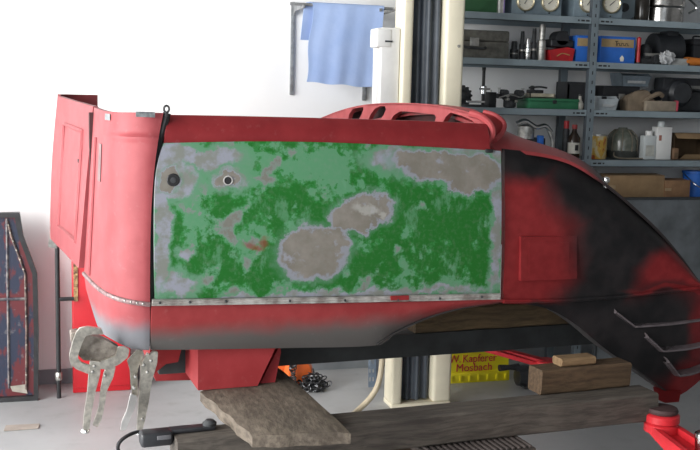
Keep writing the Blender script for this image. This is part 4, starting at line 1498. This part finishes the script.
h2 = h2 - h
box('housing', (-w, 0, 0), (w, 0.1, h2 * 0.55), plastic, t, 0.008, 3)
lathe('drum', [(w * 0.55, 0), (w * 0.6, 0.01), (w * 0.6, 0.08), (w * 0.5, 0.09)], plastic, t, (0.0, 0.0, h2 * 0.62), 'Y', 20)
box('neck', (w * 0.2, 0.02, h2 * 0.5), (w * 0.6, 0.07, h2 * 1.15), plastic, t, 0.004)
bluem = mat('blue_tin', (0.03, 0.16, 0.60), 0.4, 0, 0.08)
tanm = mat('tan_label', (0.42, 0.30, 0.15), 0.6, 0, 0.15)
for a, b_, yt, lab in ((576.5, 595, 35.5, 'smaller blue tin with tan band half hidden by the upright'), (600.5, 635.5, 36.5, 'wide blue tin with tan lettered band and a pale emblem')):
    t, w, h = item('blue_tin', a, b_, yt, 2, 4.92, lab, 'tin', 'blue tins on the second shelf')
    box('body', (-w, 0, 0), (w, 0.12, h), bluem, t, 0.003)
    box('band', (-w + 0.004, -0.0015, h * 0.60), (w - 0.012, 0.001, h * 0.90), tanm, t)
    if w > 0.07:
        bm = bmesh.new()
        x_, z_ = -0.020, h * 0.735
        bm_box(bm, (x_, -0.003, z_ + 0.010), (x_ + 0.018, -0.0014, z_ + 0.014))
        bm_box(bm, (x_ + 0.006, -0.003, z_ - 0.012), (x_ + 0.010, -0.0014, z_ + 0.012))
        for k in range(6):
            xx = x_ + 0.0135 + k * 0.0125
            bm_box(bm, (xx, -0.003, z_ - 0.011), (xx + 0.003, -0.0014, z_ + 0.003))
            bm_box(bm, (xx, -0.003, z_ - (0.011 if k % 2 else -0.0005)), (xx + 0.010, -0.0014, z_ - (0.0075 if k % 2 else -0.004)))
        finish(bm, 'lettering', mat('faded_ink', (0.05, 0.035, 0.03), 0.6), t)
        plate('emblem', [[(0.018, -0.001, 0.012), (0.036, -0.001, 0.012), (0.04, -0.001, 0.03), (0.027, -0.001, 0.045), (0.014, -0.001, 0.03)]], (0, -0.001, 0), dial, t)
t, w, h = item('red_grip', 637, 640.5, 37, 2, 4.93, 'small red grip standing beside the lettered blue tin', 'grip')
lathe('grip', [(w, 0), (w * 1.1, 0.02), (w * 0.9, h * 0.6), (w * 1.1, h * 0.95), (w * 0.5, h)], rcase, t, (0, 0, 0), 'Z', 12)
lathe('ferrule', [(w * 1.15, 0), (w * 1.15, 0.012)], darkgrey, t, (0, 0, 0), 'Z', 12)
t, w, h = item('black_carburettor', 641, 662, 44, 2, 4.94, 'black cast engine part with a pale flange', 'engine part')
box('flange', (-w, 0, 0), (w, 0.08, 0.035), darkgrey, t, 0.004)
lathe('bowl', [(w * 0.5, 0.03), (w * 0.62, 0.04), (w * 0.55, h * 0.75), (w * 0.3, h)], darkgrey, t, (-0.01, 0.05, 0), 'Z', 16)
box('gasket', (-w * 0.6, -0.004, h * 0.42), (w * 0.9, 0.02, h * 0.56), steel, t, 0.002)
lathe('throat', [(0.02, -0.02), (0.026, -0.018), (0.026, 0.03), (0.012, 0.03)], darkgrey, t, (w * 0.45, 0.0, h * 0.28), 'Y', 16)
t, w, h = item('crumpled_bag', 658, 675, 48, 2, 4.88, 'crumpled clear plastic bag lying on the second shelf', 'bag')
bm = bmesh.new()
bmesh.ops.create_icosphere(bm, subdivisions=3, radius=1)
for v in bm.verts:
    n = 1 + 0.35 * math.sin(v.co.x * 7 + v.co.z * 5) * math.cos(v.co.y * 6 + v.co.z * 3)
    v.co = Vector((v.co.x * w * 0.8 * n, v.co.y * 0.022 * n, h * 0.42 + max(-0.42 * h, v.co.z * h * 0.36 * n)))
o = finish(bm, 'film', mat('pale_film', (0.55, 0.56, 0.57), 0.25, 0, 0.3, 40), t, 15)
lathe('knot', [(0.004, h * 0.68), (0.010, h * 0.75), (0.004, h * 0.85)], mat('pale_film', None), t, (0.01, 0, 0), 'Z', 8)
t, w, h = item('dark_motor', 655, 690, 31, 2, 5.03, 'large dark electric motor at the back of the second shelf', 'motor')
lathe('housing', [(h * 0.30, -w * 0.9), (h * 0.44, -w * 0.8), (h * 0.46, w * 0.6), (h * 0.3, w * 0.8), (0.02, w * 0.82)], mat('motor_dark', (0.03, 0.033, 0.038), 0.5), t, (0, 0.06, h * 0.50), 'X', 20)
box('foot', (-w * 0.7, 0, 0), (w * 0.6, 0.12, 0.05), mat('motor_dark', None), t, 0.004)
box('terminal_box', (-w * 0.2, 0.01, h * 0.8), (w * 0.4, 0.10, h), mat('motor_dark', None), t, 0.004)
t, w, h = item('pale_bar', 671, 689, 58.5, 2, 4.89, 'flat pale bar lying at the shelf edge', 'bar')
box('bar', (-w, 0, 0), (w, 0.03, h), mat('pale_grey', (0.42, 0.43, 0.42), 0.5), t, 0.003)
box('end_cap', (w - 0.01, -0.002, 0), (w + 0.002, 0.032, h + 0.002), darkgrey, t, 0.002)
t, w, h = item('orange_handle', 686, 712, 57, 2, 4.89, 'orange tool handle lying at the shelf edge', 'handle')
lathe('grip', [(h * 0.4, -w), (h * 0.5, -w * 0.8), (h * 0.42, 0), (h * 0.5, w * 0.8), (h * 0.35, w)], mat('orange_plastic', (0.65, 0.20, 0.03), 0.5), t, (0, 0.02, h * 0.5), 'X', 14)
lathe('shaft', [(h * 0.2, w), (h * 0.2, w + 0.1)], steel, t, (0, 0.02, h * 0.5), 'X', 10)

t, w, h = item('black_battery_case', 694, 712, 39, 2, 5.03, 'black lidded plastic case at the far end of the second shelf', 'case')
box('body', (-w, 0, 0), (w, 0.13, h * 0.78), plastic, t, 0.006)
box('lid', (-w - 0.003, -0.003, h * 0.78), (w + 0.003, 0.133, h), plastic, t, 0.006)
tube('handle', [(-w * 0.5, 0.06, h), (-w * 0.4, 0.06, h + 0.016), (w * 0.4, 0.06, h + 0.016), (w * 0.5, 0.06, h)], 0.005, darkgrey, t, 8)
# third shelf -------------------------------------------------------
t, w, h = item('ring_gear', 457, 468, 85, 3, 4.98, 'black toothed ring gear leaning beside the column', 'gear')
bm = bmesh.new()
n = 14
pts = []
for k in range(n * 4):
    r_ = h * (0.50 if (k % 4) in (0, 1) else 0.43)
    a = 2 * math.pi * k / (n * 4)
    pts.append(Vector((r_ * math.cos(a), 0, h * 0.5 + r_ * math.sin(a))))
bm_plate(bm, [pts], (0, 0.02, 0))
finish(bm, 'toothed_ring', darkgrey, t)
lathe('hub', [(0.004, -0.03), (h * 0.22, -0.026), (h * 0.26, 0.0)], darkgrey, t, (0, 0, h * 0.5), 'Y', 18)
t, w, h = item('dial_stand', 467, 489, 67, 3, 4.90, 'measuring stand with a tall black column and chrome clamp', 'measuring stand')
box('base', (-w, 0, 0), (w, 0.06, 0.014), darkgrey, t, 0.003)
box('chrome_bar', (-w, -0.006, 0.022), (w * 0.7, 0.008, 0.034), chrome, t, 0.002)
lathe('column', [(0.008, 0.012), (0.008, h * 0.92), (0.010, h * 0.93), (0.010, h)], black, t, (w * 0.66, 0.02, 0), 'Z', 12)
lathe('clamp', [(0.014, h * 0.32), (0.017, h * 0.34), (0.017, h * 0.52), (0.014, h * 0.54)], chrome, t, (w * 0.66, 0.02, 0), 'Z', 14)
tube('cross_pin', [(w * 0.66 - 0.03, 0.0, h * 0.46), (w * 0.66 + 0.03, 0, h * 0.46)], 0.005, chrome, t, 8)
t, w, h = item('black_block', 489, 496.5, 92, 3, 4.94, 'small black steel block behind the measuring stand', 'block')
box('block', (-w, 0, 0), (w, 0.08, h), black, t, 0.004)
lathe('stud', [(0.006, h), (0.006, h + 0.012)], steel, t, (0, 0.03, 0), 'Z', 8)


def carb(px0, px1, yt, lev, Y, label, seed):
    rnd = random.Random(seed)
    t, w, h = item('carburettor', px0, px1, yt, lev, Y, label, 'carburettor')
    lathe('bowl', [(w * 0.30, 0.0), (w * 0.42, 0.006), (w * 0.42, h * 0.4), (w * 0.5, h * 0.42), (w * 0.5, h * 0.48)], darkgrey, t, (0, 0.04, 0), 'Z', 16)
    box('body', (-w * 0.75, 0.0, h * 0.46), (w * 0.75, 0.09, h * 0.72), darkgrey, t, 0.006)
    for s_ in (-1, 1):
        lathe('throat', [(0.010, -0.01), (h * 0.15, -0.012), (h * 0.17, 0.05)], darkgrey, t, (s_ * w * 0.55, 0.0, h * 0.76), 'Y', 14)
        lathe('screw', [(0.006, h * 0.7), (0.006, h * 0.95), (0.009, h * 0.96), (0.009, h)], steel, t, (s_ * w * 0.85, 0.03, 0), 'Z', 8)
    for k in range(5):
        x = rnd.uniform(-w * 0.8, w * 0.8)
        lathe('fitting', [(0.005, -0.015), (0.008, -0.012), (0.008, 0.02)], darkgrey if k % 2 else steel, t, (x, 0, rnd.uniform(0.3, 0.85) * h), 'Y', 8)
    tube('linkage', [(-w, 0.0, h * 0.5), (-w * 0.3, -0.02, h * 0.66), (w * 0.4, -0.018, h * 0.55), (w, 0, h * 0.7)], 0.004, steel, t, 6)


carb(499, 527, 88, 3, 4.92, 'dark cast carburettor beside the long green box', 3)
t, w, h = item('green_case', 529, 578.5, 98.5, 3, 4.90, 'long low green case on the third shelf', 'case')
grn = mat('green_enamel', (0.03, 0.17, 0.08), 0.45, 0, 0.12)
box('body', (-w, 0, 0), (w, 0.16, h * 0.7), grn, t, 0.004)
box('lid', (-w - 0.002, -0.003, h * 0.7), (w + 0.002, 0.163, h), grn, t, 0.004)
box('catch', (-0.01, -0.008, h * 0.5), (0.012, -0.001, h * 0.85), darkgrey, t, 0.002)
gz = SZ[3] + h + 0.0015
t, w, h2 = item('cream_tray', 529.5, 555, 94, 3, 4.92, 'small cream tray lying on the green case', 'tray')
t.location.z = gz
boxes('tray', [((-w, 0, 0), (w, 0.1, 0.006)), ((-w, 0, 0), (w, 0.006, 0.024)), ((-w, 0.094, 0), (w, 0.1, 0.024)), ((-w, 0, 0), (-w + 0.006, 0.1, 0.024)), ((w - 0.006, 0, 0), (w, 0.1, 0.024))], mat('cream_plastic', (0.55, 0.50, 0.38), 0.6), t)
box('tab', (-0.02, -0.006, 0.012), (0.02, 0.0, 0.022), mat('cream_plastic', None), t, 0.001)
t, w, h2 = item('spray_gun', 530, 548, 86, 3, 4.93, 'dark hand tool laid across the cream tray', 'tool')
t.location.z = gz + 0.025
box('body', (-w, 0.01, 0), (w * 0.6, 0.05, 0.018), darkgrey, t, 0.004)
tube('lever', [(-w, 0.02, 0.028), (0, 0.0, 0.034), (w, 0.02, 0.030)], 0.005, darkgrey, t, 8)
lathe('cap', [(0.008, 0.016), (0.012, 0.018), (0.012, 0.036), (0.006, 0.04)], darkgrey, t, (-w * 0.5, 0.03, 0), 'Z', 12)
t, w, h = item('pale_flask', 578, 585, 96, 3, 4.90, 'small pale flask at the end of the green case', 'flask')
lathe('body', [(w * 0.8, 0), (w, 0.008), (w, h * 0.4), (w * 0.4, h * 0.75), (w * 0.4, h)], mat('pale_flask', (0.45, 0.43, 0.38), 0.5), t, (0, 0.02, 0), 'Z', 16)
lathe('cap', [(w * 0.5, h), (w * 0.5, h + 0.008), (w * 0.3, h + 0.01)], darkgrey, t, (0, 0.02, 0), 'Z', 12)
t, w, h = item('black_crate', 568, 590, 82, 3, 5.00, 'black plastic crate at the back behind the green case', 'crate')
boxes('tub', [((-w, 0, 0), (w, 0.14, 0.01)), ((-w, 0, 0), (w, 0.008, h)), ((-w, 0.132, 0), (w, 0.14, h)), ((-w, 0, 0), (-w + 0.008, 0.14, h)), ((w - 0.008, 0, 0), (w, 0.14, h))], plastic, t)
box('rim', (-w - 0.004, -0.004, h - 0.014), (w + 0.004, 0.004, h), plastic, t, 0.002)


def bin_(px0, px1, yt, lev, Y, label, m, z=None):
    t, w, h = item('storage_bin', px0, px1, yt, lev, Y, label, 'bin')
    if z is not None:
        h = h - (z - t.location.z)
        t.location.z = z
    bm = bmesh.new()
    g = 0.86
    T_ = 0.004
    f0 = [Vector((-w * g, 0.01, 0)), Vector((w * g, 0.01, 0)), Vector((w, 0, h * 0.75)), Vector((-w, 0, h * 0.75))]
    bm_plate(bm, [f0], (0, T_, 0))
    for s_ in (-1, 1):
        bm_plate(bm, [[Vector((s_ * w * g, 0.01, 0)), Vector((s_ * w * g, 0.13, 0)), Vector((s_ * w, 0.14, h)), Vector((s_ * w, 0.03, h)), Vector((s_ * w, 0, h * 0.75))]], (-s_ * T_, 0, 0))
    bm_plate(bm, [[Vector((-w * g, 0.13, 0)), Vector((w * g, 0.13, 0)), Vector((w, 0.14, h)), Vector((-w, 0.14, h))]], (0, -T_, 0))
    bm_plate(bm, [[Vector((-w * g, 0.01, 0)), Vector((w * g, 0.01, 0)), Vector((w * g, 0.13, 0)), Vector((-w * g, 0.13, 0))]], (0, 0, T_))
    finish(bm, 'tub', m, t)
    box('rim', (-w, -0.004, h * 0.70), (w, 0.001, h * 0.78), m, t, 0.001)
    box('label_holder', (-w * 0.6, -0.004, h * 0.22), (w * 0.6, 0.004, h * 0.42), mat('label_grey', (0.5, 0.52, 0.53), 0.5), t, 0.001)
    return t


clearm = mat('milky_plastic', (0.50, 0.55, 0.58), 0.35, 0, 0.12, 20)
bin_(598, 618.5, 96, 3, 4.90, 'milky grey plastic storage bin next to the shelf upright', clearm)
t, w, h = item('dark_case', 603, 640, 86, 3, 5.02, 'dark tool case at the back carrying a grey bin', 'case')
box('body', (-w, 0, 0), (w, 0.13, h * 0.55), plastic, t, 0.006)
box('lid', (-w, 0, h * 0.57), (w, 0.13, h), plastic, t, 0.006)
box('catch', (-0.02, -0.006, h * 0.45), (0.02, 0.001, h * 0.68), steel, t, 0.002)
bin_(622, 651, 73, 3, 5.02, 'blue-grey storage bin stacked on the dark tool case', mat('bluegrey_plastic', (0.20, 0.25, 0.29), 0.45), SZ[3] + h + 0.001)
t, w, h = item('folded_chamois', 629, 662, 89, 3, 4.92, 'folded beige chamois leather heaped on the third shelf', 'cloth')
chm = mat('chamois', (0.26, 0.20, 0.14), 0.85, 0, 0.2, 14, 0.3)
fr, bk = [], []
for i in range(7):
    t_ = i / 6
    row = []
    for j in range(17):
        s = j / 16
        hh = h * (0.45 + 0.5 * math.sin(math.pi * min(1, s * 1.1 + 0.08)) + 0.06 * math.sin(s * 14 + i))
        row.append(Vector((-w + 2 * w * s, 0.10 * t_, max(0.012, hh * (0.9 + 0.1 * math.cos(t_ * 3))))))
    fr.append(row)
    bk.append([Vector((p.x * 0.92, p.y, 0.0)) for p in row])
shell('fold', fr, bk, chm, t, 60)
tube('rolled_edge', [(-w * 0.2, -0.01, h * 0.35), (w * 0.2, -0.014, h * 0.62), (w * 0.7, -0.012, h * 0.80), (w, -0.004, h * 0.7)], 0.013, chm, t, 8)
t, w, h = item('beige_pad', 646, 678, 101, 3, 4.86, 'beige sanding pad with a red end lying before the chamois', 'pad')
box('pad', (-w, 0, 0), (w - 0.012, 0.03, h), mat('beige_pad', (0.30, 0.25, 0.19), 0.8), t, 0.005)
box('red_end', (w - 0.012, 0.0, 0.002), (w + 0.002, 0.03, h + 0.004), mat('pink_red', (0.45, 0.06, 0.09), 0.5), t, 0.004)
t, w, h = item('dark_gearbox', 664, 712, 78, 3, 4.97, 'large black gearbox casing at the end of the third shelf', 'gearbox')
mdk = mat('motor_dark', None)
box('case', (-w, 0.02, 0), (w, 0.15, h * 0.62), mdk, t, 0.012, 3)
lathe('bell', [(h * 0.30, -0.02), (h * 0.40, 0.0), (h * 0.42, 0.06), (h * 0.2, 0.08)], mdk, t, (-w * 0.3, 0.0, h * 0.55), 'Y', 22)
box('cover', (-w * 0.9, 0.03, h * 0.62), (w * 0.9, 0.13, h), mdk, t, 0.008)
box('name_strip', (w * 0.05, 0.022, h * 0.68), (w * 0.7, 0.031, h * 0.78), mat('strip_grey', (0.16, 0.16, 0.15), 0.5), t)

# fourth shelf ------------------------------------------------------
t, w, h = item('carburettor_linkage', 516, 556, 121, 4, 4.92, 'bright carburettor with curved pipes seen above the bonnet', 'carburettor')
box('body', (-w * 0.8, 0.02, 0), (w * 0.6, 0.1, h * 0.55), darkgrey, t, 0.008)
tube('intake_pipe', [(-w, 0, h * 0.92), (-w * 0.6, -0.01, h), (0, 0, h * 0.84), (w * 0.4, -0.01, h * 0.88), (w * 0.75, 0.0, h * 0.72)], 0.012, chrome, t, 8)
tube('drop_pipe', [(w * 0.55, 0, h * 0.84), (w * 0.8, -0.005, h * 0.5), (w * 0.9, 0, 0.02)], 0.010, steel, t, 8)
lathe('bowl', [(0.02, h * 0.5), (0.045, h * 0.52), (0.045, h * 0.85), (0.02, h * 0.9)], steel, t, (-w * 0.3, 0.05, 0), 'Z', 16)
box('blue_cap', (w * 0.15, -0.01, h * 0.35), (w * 0.38, 0.03, h * 0.62), bluem, t, 0.005)
t, w, h = item('brown_bottle', 571.5, 582.5, 125, 4, 4.90, 'dark brown bottle with a white label and red cap', 'bottle')
bgl = mat('brown_glass', (0.03, 0.018, 0.012), 0.15, 0, 0.2)
lathe('glass', [(w * 0.9, 0), (w, 0.006), (w, h * 0.62), (w * 0.45, h * 0.78), (w * 0.36, h * 0.9)], bgl, t, (0, 0.03, 0), 'Z', 20)
lathe('cap', [(w * 0.42, h * 0.88), (w * 0.44, h * 0.89), (w * 0.44, h), (w * 0.3, h * 1.01)], mat('cap_red', (0.32, 0.04, 0.04), 0.5), t, (0, 0.03, 0), 'Z', 16)
lathe('paper_label', [(w * 1.01, h * 0.16), (w * 1.02, h * 0.16), (w * 1.02, h * 0.48), (w * 1.01, h * 0.48)], mat('label_paper', (0.55, 0.53, 0.47), 0.7, 0, 0.1), t, (0, 0.03, 0), 'Z', 20)
box('label_mark', (-w * 0.3, 0.03 - w * 1.06, h * 0.25), (w * 0.3, 0.032 - w, h * 0.42), black, t, 0.002)
t, w, h = item('spray_can', 565, 571, 121, 4, 4.95, 'slim red-topped can behind the brown bottle', 'can')
lathe('can', [(w * 0.9, 0), (w, 0.004), (w, h * 0.75), (w * 0.6, h * 0.82)], darkgrey, t, (0, 0.02, 0), 'Z', 16)
lathe('cap', [(w * 0.8, h * 0.80), (w * 0.8, h), (w * 0.6, h * 1.01)], rcase, t, (0, 0.02, 0), 'Z', 16)
yt_ = NB('yellow_printed_tin')
n_ = yt_.noise(24, 4, 0.6, stretch=(1, 1, 0.5))
cc = yt_.mix(yt_.step(n_, 0.40, 0.47), (0.62, 0.53, 0.32), (0.58, 0.36, 0.06))
cc = yt_.mix(yt_.step(n_, 0.52, 0.57), cc, (0.42, 0.10, 0.03))
ytm = yt_.out(cc, 0.35)
t, w, h = item('paint_tin', 593, 610.5, 135, 4, 4.90, 'yellow and red printed paint tin on the fourth shelf', 'tin')
lathe('can', [(w * 0.97, 0), (w, 0.003), (w, h * 0.96)], ytm, t, (0, w, 0), 'Z', 24)
lathe('rim', [(w * 0.9, h * 0.94), (w * 1.03, h * 0.95), (w * 1.03, h), (w * 0.9, h), (w * 0.9, h * 0.94)], steel, t, (0, w, 0), 'Z', 24)
t, w, h = item('glass_demijohn', 617, 644, 128, 4, 4.92, 'squat green-grey demijohn jar in a cord net', 'jar')
dgl = NB('dusty_green_glass')
dglm = dgl.out(dgl.mix(dgl.step(dgl.noise(20, 5), 0.3, 0.7), (0.10, 0.115, 0.095), (0.20, 0.205, 0.17)), 0.22)
lathe('glass', [(w * 0.86, 0), (w * 0.94, 0.006), (w * 0.95, h * 0.55), (w * 0.85, h * 0.75), (w * 0.5, h * 0.93), (w * 0.3, h * 0.96), (w * 0.28, h)], dglm, t, (0, w, 0), 'Z', 28)
lathe('base_band', [(w * 0.97, 0.002), (w * 1.0, 0.006), (w * 1.0, h * 0.24), (w * 0.97, h * 0.26)], mat('dark_cork', (0.05, 0.055, 0.05), 0.8), t, (0, w, 0), 'Z', 28)
for k in range(9):
    a = k / 9 * 2 * math.pi
    d_ = Vector((math.cos(a), math.sin(a), 0))
    tube('cord', [Vector((0, w, h * 0.24)) + d_ * w * 0.99, Vector((0, w, h * 0.56)) + d_ * w * 0.98, Vector((0, w, h * 0.77)) + d_ * w * 0.87, Vector((0, w, h * 0.94)) + d_ * w * 0.5], 0.0028, mat('cord_tan', (0.22, 0.19, 0.14), 0.8), t, 5)
tube('bail', [(-w * 0.95, 0.03, h * 0.2), (-w * 1.12, 0.0, h * 0.1), (-w * 0.7, -0.015, 0.006), (w * 0.4, -0.02, 0.006), (w * 0.9, -0.012, 0.006)], 0.004, mat('cord_tan', None), t, 6)
t, w, h = item('white_can', 644.5, 656.5, 131, 4, 4.90, 'small white square can beside the demijohn', 'can', 'white cans on the fourth shelf')
canw = mat('can_grey_white', (0.62, 0.66, 0.66), 0.35, 0, 0.06)
box('body', (-w, 0, 0), (w, 0.05, h * 0.84), canw, t, 0.005)
lathe('cap', [(w * 0.55, h * 0.83), (w * 0.55, h), (w * 0.4, h * 1.005)], white, t, (w * 0.1, 0.025, 0), 'Z', 16)
box('print', (-w * 0.7, -0.001, h * 0.12), (w * 0.7, 0.002, h * 0.5), mat('print_pale', (0.55, 0.55, 0.5), 0.4), t)
t, w, h = item('white_can', 657.5, 672.5, 121.5, 4, 4.90, 'tall white rectangular can with a round cap', 'can', 'white cans on the fourth shelf')
box('body', (-w, 0, 0), (w, 0.06, h * 0.86), white, t, 0.005)
lathe('cap', [(w * 0.42, h * 0.85), (w * 0.42, h * 0.98), (w * 0.34, h)], canw, t, (-w * 0.15, 0.03, 0), 'Z', 16)
box('emblem', (-w * 0.75, -0.001, h * 0.5), (-w * 0.4, 0.001, h * 0.64), mat('emblem_red', (0.40, 0.16, 0.12), 0.5), t)
t, w, h = item('brown_block', 672.5, 679, 148, 4, 4.90, 'small rounded brown block between white can and open box', 'block')
box('block', (-w, 0, 0), (w, 0.04, h), mat('brown_block', (0.24, 0.14, 0.08), 0.7), t, 0.010, 3)
box('face_plate', (-w * 0.5, -0.002, h * 0.2), (w * 0.5, 0.002, h * 0.6), carddark, t)
t, w, h = item('open_carton', 674, 718, 134, 4, 4.93, 'open cardboard carton lying on its side on the fourth shelf', 'carton')
boxes('walls', [((-w, 0, 0), (w, 0.2, 0.004)), ((-w, 0, h - 0.004), (w, 0.2, h)), ((-w, 0, 0), (-w + 0.004, 0.2, h)), ((w - 0.004, 0, 0), (w, 0.2, h)), ((-w, 0.196, 0), (w, 0.2, h))], carddark, t)
plate('flap', [[(-w, 0, h), (w, 0, h), (w, -0.03, h - 0.03), (-w, -0.03, h - 0.025)]], (0, 0, 0.003), card, t)
plate('flap', [[(-w * 0.7, 0.0, 0.004), (w, 0.0, 0.004), (w, -0.015, 0.032), (-w * 0.55, -0.012, 0.028)]], (0, -0.002, 0.002), card, t)

# grey steel sheet standing before the lower shelf, with cartons on that shelf
czt = atY(655, 199.5, SY0).z
cx0 = atY(604, 200, 4.79).x
zgs = atY(655, 197.5, 4.79).z
gc = thing('steel_sheet', Vector((cx0 + 0.5, 4.79, 0)), 'large dull grey steel panel standing on edge against the shelving below the cartons', 'steel panel')
gcm = mat('sheet_grey', (0.18, 0.20, 0.215), 0.55, 0, 0.28, 5)
box('sheet', (-0.5, 0.006, 0), (0.62, 0.018, zgs - 0.004), gcm, gc)
box('top_edge', (-0.5, 0.0, zgs - 0.014), (0.62, 0.03, zgs), mat('sheet_edge_dark', (0.05, 0.055, 0.06), 0.6), gc, 0.003)
box('side_edge', (-0.503, 0.0, 0), (-0.488, 0.03, zgs - 0.014), mat('sheet_edge_dark', None), gc, 0.003)


def carton(px0, px1, yt, Y, label, m):
    a, b_ = atY(px0, 190, Y), atY(px1, 190, Y)
    h = atY((px0 + px1) / 2, yt, Y).z - czt - 0.001
    w = (b_.x - a.x) / 2
    t = thing('carton', Vector(((a.x + b_.x) / 2, Y, czt + 0.001)), label, 'carton')
    box('body', (-w, 0, 0), (w, 0.2, h), m, t, 0.002)
    plate('flap', [[(-w, 0, h), (w, 0, h), (w * 0.98, 0.09, h + 0.006), (-w * 0.98, 0.09, h + 0.004)]], (0, 0, 0.003), m, t)
    box('tape', (-w, -0.001, h * 0.45), (-w + 0.04, 0.002, h * 0.6), mat('tape_tan', (0.42, 0.30, 0.17), 0.4), t)
    return t


carton(609, 664, 176, 4.86, 'long plain cardboard carton standing above the grey steel panel', card)
carton(665, 690, 181, 4.85, 'shorter reddish cardboard carton next to the blue tub', mat('cardboard_red', (0.30, 0.17, 0.09), 0.9, 0, 0.14))
bt = atY(702, 190, 4.86)
tb2 = thing('blue_tub', Vector((bt.x, 4.86, czt + 0.001)), 'blue plastic tub beside the cartons behind the grey sheet', 'tub')
h = atY(700, 172, 4.86).z - czt
fr = []
bm = bmesh.new()
bm_lathe(bm, [(0.055, 0), (0.065, h * 0.9), (0.07, h * 0.92), (0.07, h), (0.062, h), (0.05, 0.01)], (0, 0.08, 0), 'Z', 24)
finish(bm, 'tub', bluem, tb2)
tube('handle', [(-0.068, 0.08, h * 0.9), (-0.05, 0.0, h * 0.55), (0.0, -0.005, h * 0.4), (0.05, 0.0, h * 0.55), (0.068, 0.08, h * 0.9)], 0.003, chrome, tb2, 6)
